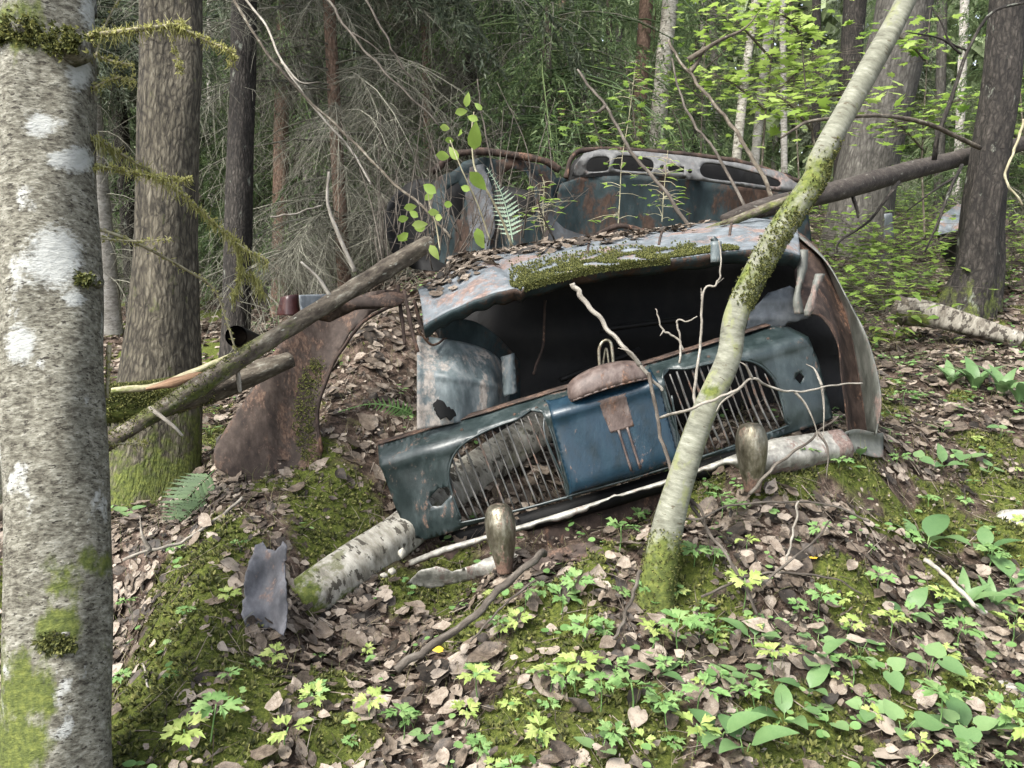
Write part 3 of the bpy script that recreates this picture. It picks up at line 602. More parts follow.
# --- the leaning pole trunk in front of the wreck
lp = [(935, -80, 14, 2.35), (906, 0, 12.2, 2.32), (865, 77, 12.8, 2.29), (822, 155, 13.3, 2.26), (814, 180, 13.8, 2.25), (776, 237, 14.6, 2.23), (738, 310, 13.6, 2.22), (728, 359, 13.3, 2.21), (702, 418, 13.8, 2.2), (678, 490, 14.7, 2.2), (666, 535, 17.5, 2.2), (657, 585, 20, 2.2), (653, 625, 24, 2.2)]
pp, rr = path(lp); rr = rr * .93; pq, rq = rise(pp, rr, 4.6, .55)
def mfp(V, tc):
    px, py, d = project(V); side = (tc[:, 0] / np.maximum(np.hypot(tc[:, 0], tc[:, 1]), 1e-6))
    m = .46 * np.clip(1.25 - np.abs(py - 265) / 66, 0, 1) + .5 * np.clip(1.2 - np.abs(py - 175) / 60, 0, 1) * (px > 800 + (155 - py) * .55 - 6)
    m = np.maximum(m, .62 * np.clip((py - 490) / 70, 0, 1)); m = np.maximum(m, .55 * np.clip(1.2 - np.hypot(px - 712, py - 392) / 13, 0, 1))
    return m + .05
pole = thing('leaning_tree', (*pp[-1][:2], h1(*pp[-1][:2])), 'slender pale green trunk with mossy middle leaning across the front of the wreck', 'tree')
tk = MB().tube(pq, rq, 30, 180, .05, seed=21, mossf=mfp).build('trunk', M['birch'], pole)
def on_tube(pp, rr, n, t0, t1, facing=None):
    c = fit(pp, 200); rad = np.interp(np.linspace(0, 1, 200), np.linspace(0, 1, len(rr)), rr); T = np.gradient(c, axis=0); T /= np.linalg.norm(T, axis=1)[:, None]
    i = (rng.uniform(t0, t1, n) * 198).astype(int); c = c.copy(); jj = rng.uniform(0, 1, n)[:, None]; v = rng.normal(0, 1, (n, 3))
    if facing is not None: v = v * .8 + facing
    v -= (v * T[i]).sum(1)[:, None] * T[i]; v /= np.linalg.norm(v, axis=1)[:, None]
    return c[i] * (1 - jj) + c[np.minimum(i + 1, 199)] * jj + v * rad[i][:, None], v
def frac(pp, py):
    c = fit(pp, 200); _, y, _ = project(c); return float(np.argmin(np.abs(y - py))) / 199
a1, n1_ = on_tube(pp, rr, 900, frac(pp, 215), frac(pp, 308), -FW + RT * .5); a2, n2_ = on_tube(pp, rr, 500, frac(pp, 140), frac(pp, 220), RT * 1.2 - FW * .5); a3, n3_ = on_tube(pp, rr, 700, frac(pp, 530), 1.0, None)
V, F = moss_tufts(np.vstack([a1, a2, a3]), np.vstack([n1_, n2_, n3_]), rng.uniform(.003, .0085, 2100)); obj('moss_sleeve', V, F, M['moss'], tk)

# ------------------------------------------------------------------ forest crowns
def spruce(seed, H, zdead0, zgreen, Lmax, nd_, ng, needle=.03, trunkr=.12, tmat='dark', fine=1.0, gm='needle'):
    """trunk, dead_branches, crown around the origin: returns an Empty with three parts"""
    g = np.random.default_rng(seed); root = bpy.data.objects.new('spruce_tree', None); COL.objects.link(root)
    MB().tube([(0, 0, -.3), (.02, 0, .3), (0, .03, H * .4), (0, 0, H)], [trunkr * 1.35, trunkr, trunkr * .75, trunkr * .1], 14, 40, .06, seed=seed).build('trunk', M[tmat], root)
    # dead lower branches
    def branches(n, z0, z1, L, droop):
        z = z0 + (z1 - z0) * g.uniform(0, 1, n)**1.9; a = g.uniform(0, 6.283, n); L = L * g.uniform(.4, 1.1, n); out = np.stack([np.cos(a), np.sin(a), 0 * a], -1)
        p0 = np.stack([0 * z, 0 * z, z], -1); p2 = p0 + out * L[:, None] + np.stack([g.normal(0, .1, n) * L, g.normal(0, .1, n) * L, -droop * L * g.uniform(.5, 1.4, n)], -1)
        p1 = p0 + out * (L * .55)[:, None] + np.array([0, 0, .10]) * L[:, None]
        return p0, p1, p2, L
    VV = []; FF = []; n0 = 0
    if nd_:
        p0, p1, p2, L = branches(nd_, zdead0, zgreen + 1.2, Lmax * .85, .38)
        V, F = batch_tubes(p0, p1, p2, .0042 + .003 * L, np.full(nd_, .0012), 6, 4); VV.append(V); FF.append(F); n0 += len(V)
        k = int(26 * fine); t = g.uniform(.15, 1, (nd_, k))[..., None]
        q = (1 - t)**2 * p0[:, None] + 2 * t * (1 - t) * p1[:, None] + t**2 * p2[:, None]; q = q.reshape(-1, 3); m_ = len(q)
        d = g.normal(0, 1, (m_, 3)); d[:, 2] = -np.abs(d[:, 2]) * .9 - .25; d /= np.linalg.norm(d, axis=1)[:, None]; l = g.uniform(.08, .5, m_) * np.repeat(L, k)**.5
        V, F = batch_tubes(q, q + d * (l * .5)[:, None] + g.normal(0, .03, (m_, 3)), q + d * l[:, None] + np.array([0, 0, -.1]) * l[:, None], np.full(m_, .0019), np.full(m_, .0009), 4, 3); VV.append(V); FF.append(F + n0); n0 += len(V)
        obj('dead_branches', np.vstack(VV), np.vstack(FF), M['deadtwig'], root)
    # green crown
    p0, p1, p2, L = branches(ng, zgreen, H, Lmax, .5); tz = np.clip((p0[:, 2] - zgreen) / (H - zgreen), 0, 1); s = (1 - tz)**.7 + .12
    p1 = p0 + (p1 - p0) * s[:, None]; p2 = p0 + (p2 - p0) * s[:, None]; L = L * s
    VV = []; FF = []; n0 = 0
    V, F = batch_tubes(p0, p1, p2, .005 + .006 * L, np.full(ng, .002), 5, 3); FF.append(np.vstack([F[:, [0, 1, 2]], F[:, [0, 2, 3]]])); VV.append(V); n0 += len(V)
    k = int(22 * fine); t = g.uniform(.12, 1, (ng, k))[..., None]; q = ((1 - t)**2 * p0[:, None] + 2 * t * (1 - t) * p1[:, None] + t**2 * p2[:, None]).reshape(-1, 3); m_ = len(q)
    ax = (p2 - p0); ax /= np.linalg.norm(ax, axis=1)[:, None]; sd_ = np.cross(ax, [[0, 0, 1.]]); sgn = g.choice([-1, 1], m_)
    d = np.repeat(sd_, k, 0) * (sgn * g.uniform(.2, .9, m_))[:, None] + np.repeat(ax, k, 0) * .45 + np.stack([g.normal(0, .15, m_), g.normal(0, .15, m_), -g.uniform(.25, 1.3, m_)], -1); d /= np.linalg.norm(d, axis=1)[:, None]
    l = g.uniform(.12, .42, m_) * np.repeat(np.clip(L, .3, 1.6), k)**.5
    kn = int(15 * fine); u = g.uniform(.05, 1, (m_, kn))[..., None]; c = (q[:, None] + d[:, None] * l[:, None, None] * u + np.array([0, 0, -.06]) * u**2).reshape(-1, 3); mm = len(c)
    nd2 = np.repeat(d, kn, 0) * .8 + g.normal(0, .55, (mm, 3)); nd2 /= np.linalg.norm(nd2, axis=1)[:, None]; w = np.cross(nd2, g.normal(0, 1, (mm, 3))); w /= np.linalg.norm(w, axis=1)[:, None]
    ln = needle * g.uniform(.7, 1.6, mm)[:, None]
    V = np.stack([c - w * ln * .13, c + w * ln * .13, c + nd2 * ln], 1).reshape(-1, 3); F = np.arange(len(V)).reshape(-1, 3)
    VV.append(V); FF.append(F + n0)
    obj('crown', np.vstack(VV), np.vstack(FF), M[gm], root); return root
M['deadtwig'] = leafmat('dead_spruce_twig', [(0, (.045, .043, .033)), (.5, (.105, .102, .078)), (1, (.22, .215, .17))], 0, .9)
PA = spruce(101, 10, .8, 3.0, 1.8, 60, 160, .06, .12, 'dark', .8)
PB = spruce(102, 9.5, .5, 2.2, 1.7, 60, 150, .055, .10, 'spruce', .85)
PC = spruce(103, 11, .7, 3.6, 2.0, 70, 160, .065, .15, 'pale', .75)
PD = spruce(104, 7, .3, .8, 1.3, 20, 220, .05, .06, 'red', .9, 'needleg')
PE = spruce(105, 9, .5, 2.8, 1.75, 125, 30, .05, .062, 'red', 2.4)
PF = spruce(106, 9, .5, .9, 1.7, 40, 130, .045, .05, 'spruce', 1.0, 'needleg')
protos = [PA, PB, PC, PD, PE, PF]; used = set()
def place(pi, px, depth, label, group=None, sc=1.0, rot=None, name=None):
    pr = protos[pi]; o = pr if pi not in used else copy_tree(pr); used.add(pi)
    q = P(px, 250, depth); o.location = (q[0], q[1], h1(q[0], q[1])); o.scale = (sc, sc, sc); o.rotation_euler = (0, 0, rng.uniform(0, 6.28) if rot is None else rot)
    return tag(o, label, 'tree', group)
place(5, 545, 7.8, 'young spruce with hanging green branches over the far wreck', rot=.4)
place(4, 341, 6.8, 'slim reddish spruce bristling with pale dead twigs behind the rusty wing', rot=1.)
place(4, 432, 9.2, 'twiggy dead spruce behind the tip of the fallen pole', rot=2.6)
for px_, d_, l_ in ((300, 9.5, 'pale green spruce close behind the thin reddish brown trunk'), (440, 10.5, 'pale green spruce right behind the twiggy dead one'), (575, 12.5, 'pale green spruce behind the left end of the bare dashboard'), (345, 14, 'pale green spruce farther behind the slim reddish one'), (160, 11, 'pale green spruce hidden mostly by the stout furrowed trunk'), (385, 11.5, 'pale green spruce further back behind the slim reddish one'), (480, 12, 'pale green spruce behind the twiggy dead one'), (262, 13, 'pale green spruce in the gap beside the straight dark trunk'), (205, 12.5, 'pale green spruce in the gap beside the stout furrowed trunk'), (120, 13, 'pale green spruce glimpsed behind the pale lichen trunk'), (690, 13, 'pale green spruce beyond the far wreck'), (980, 12, 'pale green spruce beyond the dark flaking trunk')): place(5, px_, d_, l_)
place(2, 318, 10.5, 'spruce with bare lower twigs seen between the thin and the slim reddish trunks')
place(0, 470, 10, 'twiggy spruce standing behind the green hanging branches', sc=.95)
place(5, 605, 10.5, 'low bushy young spruce behind the far wreck')
place(3, 222, 15.5, 'bright young spruce in the gap beside the straight dark trunk', sc=.8)
place(2, 104, 8.4, 'dark trunk with dead twigs just behind the pale lichen trunk', sc=.8)
place(0, 131, 10, 'dark narrow trunk between the pale lichen trunk and the stout spruce', sc=.9)
fr_ = np.random.default_rng(55); k = 0
for depth in np.r_[np.linspace(13, 22, 9), np.linspace(22, 40, 36)]:
    px = fr_.uniform(-230, 1260); pi = int(fr_.choice([0, 1, 2, 3, 5, 1], p=[.15, .2, .15, .1, .3, .1]))
    if px > 680 and depth < 22 and pi in (0, 2): pi = 3 if fr_.uniform() < .5 else 1
    place(pi, px, depth + fr_.normal(0, .6), {4: '', 5: 'distant bushy spruce with pale hanging sprays, deep in the forest', 0: 'distant bare stemmed spruce with dead lower twigs, deep in the forest', 1: 'distant spruce with green hanging branches, deep in the forest', 2: 'distant tall grey spruce, deep in the forest', 3: 'distant small light green spruce, deep in the forest'}[pi], {5: 'bushy pale spruces deep in the forest', 0: 'bare stemmed spruces deep in the forest', 1: 'green spruces deep in the forest', 2: 'tall grey spruces deep in the forest', 3: 'small light green spruces deep in the forest'}[pi], fr_.uniform(.8, 1.25))
for i in range(26):     # forest to either side, seen when one steps aside
    sgn = -1 if i % 2 else 1; pi = int(fr_.choice([0, 1, 2, 5])); x_ = sgn * fr_.uniform(9, 22); y_ = fr_.uniform(3, 22)
    if abs(x_) / max(y_, .1) < .8: continue
    place(pi, 512 + 773 * x_ / (y_ * .98), y_, {0: 'distant bare stemmed spruce with dead lower twigs, deep in the forest', 1: 'distant spruce with green hanging branches, deep in the forest', 2: 'distant tall grey spruce, deep in the forest', 5: 'distant bushy spruce with pale hanging sprays, deep in the forest'}[pi], {0: 'bare stemmed spruces deep in the forest', 1: 'green spruces deep in the forest', 2: 'tall grey spruces deep in the forest', 5: 'bushy pale spruces deep in the forest'}[pi], fr_.uniform(.8, 1.2))
# crowns of the named trunks above the frame: hang a crown part on each
def crown_on(t, proto, z, sc):
    c = [q for q in proto.children if q.name.startswith('crown')][0].copy(); COL.objects.link(c); c.parent = t; c.location = (0, 0, z); c.scale = (sc, sc, sc)
    d_ = [q for q in proto.children if q.name.startswith('dead')][0].copy(); COL.objects.link(d_); d_.parent = t; d_.location = (0, 0, z - .6); d_.scale = (sc, sc, sc)
for t_ in (dk, th): crown_on(t_, PA, 2.6, .5)
for i, (px, d_, r_, mt) in enumerate([(115, 12, .07, 'dark'), (148, 15, .08, 'grey'), (212, 13, .06, 'pale'), (268, 11, .06, 'dark'), (303, 13, .08, 'grey'), (322, 15, .07, 'dark'), (368, 11, .05, 'red'), (398, 14, .08, 'grey'), (455, 12, .06, 'dark'), (487, 15, .09, 'grey'), (520, 11, .05, 'pale'), (563, 14, .08, 'red'), (590, 12, .06, 'grey'), (618, 15, .08, 'dark'), (700, 13, .07, 'birchlog'), (722, 15, .08, 'grey'), (785, 12, .05, 'pale'), (815, 14, .08, 'dark'), (938, 12, .08, 'grey'), (955, 15, .09, 'pale')]):
    w_ = r_ * FPX / d_; lean = fr_.normal(0, 6)
    simple_tree('slim_tree', {'dark': 'slim dark upright trunk', 'grey': 'slim grey upright trunk', 'pale': 'slim pale upright trunk', 'red': 'slim rosy upright trunk', 'birchlog': 'slim whitish birch trunk'}[mt] + ' in the woods behind the wrecks', [(px + lean, -20, w_, d_), (px + lean * .5, 120, w_ * 1.05, d_), (px, 230, w_ * 1.15, d_)], M[mt], 9, None, 12, 50, .05, 200 + i, None if mt == 'birchlog' else 'slim ' + {'red': 'rosy'}.get(mt, mt) + ' trunks in the woods behind the wrecks')
# far woods: one mass
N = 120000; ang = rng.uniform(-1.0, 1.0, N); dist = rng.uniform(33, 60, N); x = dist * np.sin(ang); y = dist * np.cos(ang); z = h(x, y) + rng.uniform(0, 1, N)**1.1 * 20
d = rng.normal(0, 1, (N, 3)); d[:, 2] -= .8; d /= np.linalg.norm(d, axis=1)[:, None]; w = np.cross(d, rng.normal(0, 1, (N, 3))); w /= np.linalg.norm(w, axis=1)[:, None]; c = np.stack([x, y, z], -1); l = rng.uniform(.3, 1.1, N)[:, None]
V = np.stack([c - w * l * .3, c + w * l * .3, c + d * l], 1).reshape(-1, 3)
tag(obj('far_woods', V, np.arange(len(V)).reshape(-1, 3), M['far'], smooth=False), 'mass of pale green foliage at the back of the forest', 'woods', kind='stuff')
# ================================================================== WRECK
print('wreck')
AN = R(16.5); MPP = 2.6 / FPX
def N(u, v, w=0.0):
    """nose frame: u along the panel, v up it (pixels at 2.6 m), w metres away from the viewer"""
    u = np.asarray(u, float) * (1 + .03 * np.minimum(np.abs(u) / 226, 1)**2); v = np.asarray(v, float); w = np.asarray(w, float) + 0 * u
    dx = (u * math.cos(AN) - v * math.sin(AN)) * MPP; dy = (u * math.sin(AN) + v * math.cos(AN)) * MPP
    return P(609, 433, 2.6) + dx[..., None] * RT + dy[..., None] * UP + w[..., None] * FW
def N1(u, v, w=0.0): return N(np.array([u]), np.array([v]), w)[0]
wreck = thing('car_wreck', P(620, 520, 2.8), 'rusting blue car wreck lying nose down with open dark bonnet and slatted grilles', 'car wreck')
def rustattr(V, base=0.0): return [('rust', 'FLOAT', np.full(len(V), base))]
def panel(name, mat, outline, fn, parent, holes=(), sp=6, jit=0, solid=.004, rustf=None, smooth=True, label=None):
    V, F = sheet2d(outline, list(holes), sp, fn, jit)
    rv = np.zeros(len(V)) if rustf is None else rustf(V)
    o = obj(name, V, F, M[mat], parent, smooth, [('rust', 'FLOAT', rv)], solid=solid)
    if label: o['label'] = label
    return o
def edge_rust(poly2d, tofn, r, amt=.7): ...
# nose profile
def nose_w(u, v):
    w = .11 * np.abs(u / 226)**3
    w = w + .10 * np.clip((v - 33) / 22, 0, 1)**1.3                 # rolled top edge leans back
    w = w + .018 * np.clip((-34 - v) / 20, 0, 1)**1.5
    w = w - .012 * np.exp(-((v - 34) / 7)**2)                       # ridge above the grilles
    w = w + .004 * np.sin(u * .05 + 1) + .003 * np.sin(u * .13 + v * .07)
    return w
nose_out = [(-229, 52), (-150, 54), (0, 56), (120, 57), (196, 56), (213, 49), (222, 34), (226, 12), (226, -56), (150, -55), (60, -52), (-60, -51), (-150, -51), (-205, -55), (-222, -48), (-226, 0)]
gl = [(-57, 38), (-85, 39), (-115, 37), (-138, 32), (-153, 23), (-162, 10), (-166, -6), (-165, -40), (-158, -47), (-62, -50), (-57, -46)]
gr = [(10 - x + 0, y) for x, y in gl][::-1]
dent = [(-190, -14), (-178, -6), (-168, -7), (-166, -15), (-180, -24), (-189, -22)]
hole = [(196, -2), (203, 2), (207, -4), (200, -10)]
def nfn(a, b): return N(a, b, nose_w(a, b))
def nose_rust(V):
    q = V - P(609, 433, 2.6); dx = q @ RT / MPP; dy = q @ UP / MPP; u = dx * math.cos(AN) + dy * math.sin(AN); v = -dx * math.sin(AN) + dy * math.cos(AN)
    return np.maximum.reduce([.8 * np.clip((v - 50) / 5, 0, 1) * (u < 120), .3 * np.clip((-218 - u) / 8, 0, 1), .35 * np.clip((-48 - v) / 6, 0, 1), .45 * np.clip(1.5 - np.hypot(u - 0, v - 48) / 60, 0, 1)])
nose = panel('nose_panel', 'nose', nose_out, nfn, wreck, [smoothpoly(gl, 2), smoothpoly(gr, 2), dent, hole], 6, .25, .005, nose_rust)
for gpoly in (gl, gr):
    gp = smoothpoly(gpoly, 3); gp.append(gp[0]); a = np.array(gp)
    gf = MB().tube(N(a[:, 0], a[:, 1], nose_w(a[:, 0], a[:, 1]) - .002), .0045, 6, len(a) * 2, flat=1).build('grille_frame', M['nose'], nose)
    xs = [p[0] for p in gpoly]
    for q in range(14):
        u0 = min(xs) + (max(xs) - min(xs)) * (q + .6) / 14.2
        ys = [y for y in np.arange(-60, 60, .5) if inpoly(u0, y, gpoly)]
        if not ys or (gpoly is gl and q in (4,)): continue
        lean = 7; y0, y1 = min(ys) - 1, max(ys) + 1
        pts = N(np.array([u0 + lean * .5, u0 + rng.normal(0, .8), u0 - lean * .5]), np.array([y0, (y0 + y1) / 2, y1]), np.array([nose_w(u0, y0), .02 + nose_w(u0, 0) + rng.normal(0, .003), nose_w(u0, y1)]) + .004)
        MB().tube(pts, [.0026, .0032, .0026], 6, 8, .05, flat=1.6, seed=q).build('slat', M['slat'], gf)
# number plate pad, bracket, lamp housing
pad = smoothpoly([(-50, 44), (-53, -40), (-47, -47), (52, -48), (58, -42), (60, 44), (50, 47), (-44, 47)], 3)
def padw(a, b):
    e = np.minimum.reduce([a + 54, 61 - a, b + 48.5]); return nose_w(a, b) - .008 - .012 * np.clip(e / 5, 0, 1)
po = panel('plate_pad', 'blue', pad, lambda a, b: N(a, b, padw(a, b)), nose, (), 4, 0, .004)
pb = smoothpoly([(-52, 44), (-55, -40), (-48, -49), (53, -50), (60, -43), (62, 44)], 3); a = np.array(pb[:-3])
MB().tube(N(a[:, 0], a[:, 1], nose_w(a[:, 0], a[:, 1]) - .006), .0035, 6, 80).build('pad_bead', M['nose'], nose)
br = panel('plate_bracket', 'caprust', [(-3, 34), (26, 34), (26, 0), (1, 0)], lambda a, b: N(a, b, nose_w(a, b) - .028 + .0006 * np.abs(a - 12)), nose, (), 4, .2, .004)
for u0 in (9, 18):
    MB().tube(N(np.array([u0, u0 + 1]), np.array([1., -42.]), np.array([-.024, -.021])), .0042, 7, 8, .04).build('bracket_rod', M['caprust'], br)
def capfn(s, t):
    a = (s - .5) * 2; u = 13 + 42 * a; b = t * math.pi * .5
    zz = np.sqrt(np.clip(1 - a**2, 0, 1))
    v = 44 - 3 * a * a + 23 * np.sin(b)**.8 * zz**.45; w = .03 - .085 * np.cos(b)**.7 * zz**.5 + .0015 * np.sin(a * 30)
    return N(u, v, w)
V, F = gridsurf(capfn, 26, 12)
cap = obj('lamp_housing', V, F, M['caprust'], nose, True, rustattr(V, .2), solid=.005)
a_ = np.linspace(-1, 1, 26); MB().tube(N(13 + 42 * a_, 44 - 3 * a_ * a_, .03 - .085 * np.sqrt(np.clip(1 - a_**2, 0, 1))**.5), .0035, 6, 40, .1).build('rim', M['caprust'], cap)
# latch loop behind the housing
MB().tube([P(600, 372, 2.72), P(599, 350, 2.72), P(604, 341, 2.72), P(611, 344, 2.72), P(614, 372, 2.72)], .006, 8, 24).build('latch_loop', M['chrome'], wreck)
MB().tube([P(602, 372, 2.74), P(606, 348, 2.74), P(610, 372, 2.74)], .004, 8, 16).build('latch_hook', M['chrome'], wreck)
# top lip: rust flange behind the rolled edge
u_ = np.linspace(0, 1, 60)
V, F = gridsurf(lambda s, t: N(-229 + 425 * s, 53 + 3.5 * s + t * 3 + .15 * np.sin(s * 60), .075 + .11 * np.abs((-229 + 425 * s) / 226)**3 + t * .05), 60, 4)
obj('top_flange', V, F, M['rust'], nose, True, rustattr(V, .4), solid=.004)

for u0 in (-205, -140, -85, -62, 66, 120, 185, 205):
    c = N1(u0, 44 if abs(u0) < 200 else 20, nose_w(np.array([u0]), np.array([44.]))[0] - .004); MB().tube([c + FW * .004, c - FW * .003, c - FW * .005], [.006, .006, .003], 8, 5).build('bolt', M['rust'], nose)
# bumper: peeled strip left, full bar right
def bumpfn(s, t):
    u = -226 + 452 * s; k = np.clip((u - 60) / 60, 0, 1)            # 0 left (torn), 1 right (whole)
    k = np.clip((u - 100) / 40, 0, 1)
    hgt = 5.5 + .9 * np.sin(s * 23) + .5 * np.sin(s * 91 + 1) + .5 * np.sin(s * 211) - 2.5 * np.exp(-((s - .3) / .02)**2) - 3 * np.exp(-((s - .47) / .015)**2) + k * (30 + np.sin(s * 60)) - 2.5 * (np.abs(u - 20) < 60)
    lift = np.interp(u, [-226, -190, -60, 60, 120, 152, 245], [-70, -64, -61, -59, -55, -52, -70])
    v = lift - t * hgt; w = -.035 + .13 * np.abs(u / 235)**3 - .06 * np.sin(np.clip(t, 0, 1) * math.pi) * (.15 + .85 * k)
    return N(u, v, w)
V, F = gridsurf(bumpfn, 120, 10)
ru = np.tile(np.linspace(0, 1, 120), 10); tv_ = np.repeat(np.linspace(0, 1, 10), 120)
bm = obj('bumper', V, F, M['bumper'], wreck, True, [('rust', 'FLOAT', .55 * (tv_ > .75) + .35 * (ru < .1) + .6 * (ru > .96))], solid=.004)
V, F = gridsurf(lambda s, t: N(-216 + 430 * s, -60 - 20 * t, .14 + .13 * np.abs((-222 + 460 * s) / 235)**3 - .02 * np.sin(t * 3.14) + .005 * np.sin(s * 50)), 60, 6)
obj('bumper_shade', V, F, M['black'], bm, True, rustattr(V), solid=.004)  # black strip stands in for the shade beneath the bumper
V, F = sheet2d([(406, 584), (418, 572), (436, 566), (452, 572), (470, 566), (492, 556), (520, 552), (520, 562), (500, 572), (470, 580), (430, 588)], [], 4, lambda a, b: Pv(a, b, 2.56 - .02 * np.cos((b - 568) / 6)), .5)
obj('torn_face', V, F, M['bumper'], bm, True, rustattr(V, .3), solid=.004)
V, F = gridsurf(lambda s, t: Pv(815 + 68 * s, 436 + 3 * np.sin(s * 8) - 6 * s + t * (14 + 16 * s * (1 - s) + 10 * s) , 2.62 + .13 * s + .03 * np.sin(t * 3.1 + .4)), 16, 7)
obj('bumper_end', V, F, M['fender'], bm, True, rustattr(V, .2), solid=.004)
def overrider(cx, cyy, lean):
    prof = [(0, 0), (.55, .03), (.82, .10), (.97, .22), (1, .34), (.93, .5), (.8, .66), (.66, .8), (.55, .92), (.5, 1)]
    H = 70 * 2.42 / FPX; r = 15.5 * 2.42 / FPX; top = P(cx, cyy, 2.43); ax = -UP + RT * lean; ax /= np.linalg.norm(ax); sx = np.cross(ax, FW); sx /= np.linalg.norm(sx); sy = np.cross(sx, ax)
    ph = np.arange(28) / 28 * 2 * np.pi; V = []; pr = fit(np.array(prof), 26)
    for q, z in pr:
        for p_ in ph:
            yy = math.sin(p_); V.append(top + ax * z * H + sx * math.cos(p_) * r * max(q, .0) + sy * yy * r * max(q, 0) * 1.25)
    F = [(i * 28 + j, i * 28 + (j + 1) % 28, (i + 1) * 28 + (j + 1) % 28, (i + 1) * 28 + j) for i in range(25) for j in range(28)] + [tuple(25 * 28 + j for j in range(28))]
    V = np.array(V); zz = (V - top) @ ax / H
    o = obj('overrider', V, F, M['chrome'], bm, True, [('rust', 'FLOAT', .12 + .6 * np.clip((zz - .55) / .4, 0, 1))])
    return o
overrider(498, 503, .10); overrider(751, 422, .02)

# bonnet lid
lf_ = np.array([(424, 326, 2.66), (450, 311, 2.63), (484, 297, 2.61), (520, 287, 2.6), (600, 268, 2.6), (690, 257, 2.6), (765, 249, 2.62), (800, 256, 2.68)])
lb_ = np.array([(418, 290, 2.86), (436, 280, 3.0), (452, 262, 3.1), (480, 253, 3.16), (600, 238, 3.2), (690, 226, 3.2), (765, 219, 3.2), (796, 226, 3.15)])
LF = Pv(*lf_.T); LB = Pv(*lb_.T); LFs = fit(LF, 90); LBs = fit(LB, 90)
def lidfn(s, t):
    i = s * 89; i0 = np.clip(i.astype(int), 0, 88); f = (i - i0)[:, None]
    a = LFs[i0] * (1 - f) + LFs[i0 + 1] * f; b = LBs[i0] * (1 - f) + LBs[i0 + 1] * f
    t = t[:, None]; k = a + (b - a) * t
    k = k + UP * (.035 * np.sin(np.pi * np.clip(t, 0, 1))) * .6
    k = k - UP * .016 * np.exp(-((s[:, None] - .43) / .008)**2) * (t < .6) + UP * (.0025 * np.sin(s[:, None] * 26) + .002 * np.sin(s[:, None] * 60 + t * 9)) * (.3 + t)
    return k
V, F = gridsurf(lidfn, 110, 26)
sv = np.tile(np.linspace(0, 1, 110), 26); tv_ = np.repeat(np.linspace(0, 1, 26), 110)
lid = obj('bonnet', V, F, M['lid'], wreck, True, [('rust', 'FLOAT', np.clip(.35 * np.exp(-((sv - .45) / .25)**2) * (tv_ > .5) + .25 * (tv_ > .93), 0, 1))], solid=.006)
V, F = gridsurf(lambda s, t: lidfn(s, 0 * s) - UP[None] * (.036 * t + .004 * np.sin(s * 70) * t)[:, None] + FW[None] * (.05 * t**2)[:, None] - FW[None] * (.006 * np.sin(t * 3.14))[:, None], 110, 6)
obj('bonnet_lip', V, F, M['backcar'], lid, True, rustattr(V, .2), solid=.004)
for s0, s1 in ((.55, .56), (.66, .67), (.78, .79)):
    q = np.linspace(.3, .98, 10); MB().tube(lidfn(s0 + (s1 - s0) * q, q) + UP * .004, .005, 6, 18, .08).build('seam', M['rust'], lid)
# hinge
hp = P(716, 243, 2.6); MB().tube([hp + UP * .018 - RT * .012, hp, hp - UP * .035 + RT * .006], [.010, .013, .009], 10, 10, .08).build('hinge', M['nose'], lid)
V, F = gridsurf(lambda s, t: P(716, 252, 2.585) + RT * ((s - .5) * .035)[:, None] - UP * ((t - .5) * .07)[:, None] - FW * (.008 * np.sin(s * 3.14))[:, None], 5, 6)
obj('hinge_plate', V, F, M['palesheet'], lid, True, rustattr(V, .1), solid=.004)
# moss and leaves on the lid
def lid_pts(n, sfun, tfun):
    s = sfun(n); t = tfun(n); e = 1e-3; p = lidfn(s, t); du = lidfn(np.clip(s + .004, 0, 1), t) - lidfn(np.clip(s - .004, 0, 1), t); dv = lidfn(s, np.clip(t + .03, 0, 1)) - lidfn(s, np.clip(t - .03, 0, 1)); nn = np.cross(du, dv); nn /= np.linalg.norm(nn, axis=1)[:, None] + 1e-9
    return p + nn * .004, nn
n_ = 8000; s = rng.uniform(.41, .80, n_); t = np.abs(rng.normal(.05, .17, n_)); lim = np.interp(s, [.41, .45, .5, .58, .66, .74, .8], [.05, .55, .62, .5, .36, .18, .06]); kp = (t < lim * (1 + .25 * np.sin(s * 83))) & (t < 1) & (np.sin(s * 61 + 2 * np.sin(t * 19)) * np.sin(t * 23 + s * 40) < .32 + .3 * rng.uniform(-1, 1, n_)) & (t < lim * rng.uniform(.35, 1.3, n_))
p, nn = lid_pts(kp.sum(), lambda n: s[kp], lambda n: t[kp]); V, F = moss_tufts(p, nn, rng.uniform(.004, .010, len(p)))
s2_ = rng.uniform(.44, .68, 1800); q = lidfn(s2_, 0 * s2_) - UP * rng.uniform(-.004, .014, 1800)[:, None] - FW * .008; V2, F2 = moss_tufts(q, np.tile(-FW + UP * -.5, (1800, 1)) + rng.normal(0, .4, (1800, 3)), rng.uniform(.004, .010, 1800))
obj('moss_cover', np.vstack([V, V2]), np.vstack([F, F2 + len(V)]), M['moss'], lid)
s = np.clip(np.r_[rng.normal(.40, .13, 270), rng.normal(.58, .10, 200), rng.uniform(.08, .42, 60)], .03, .95); t = np.clip(np.r_[rng.normal(.80, .14, 470), rng.uniform(.3, .9, 60)], .15, .98)
p, nn = lid_pts(len(s), lambda n: s, lambda n: t); VV = []; FF = []; n0 = 0; wh = rng.integers(0, 8, len(s))
for q in range(8):
    tv, tf = leaf_dead(q); k = wh == q; V, F = scatter(tv, tf, p[k] + UP * .006, rotm(k.sum(), .3, nrm=nn[k]), rng.uniform(.025, .06, k.sum())); VV.append(V); FF.append(F + n0); n0 += len(V)
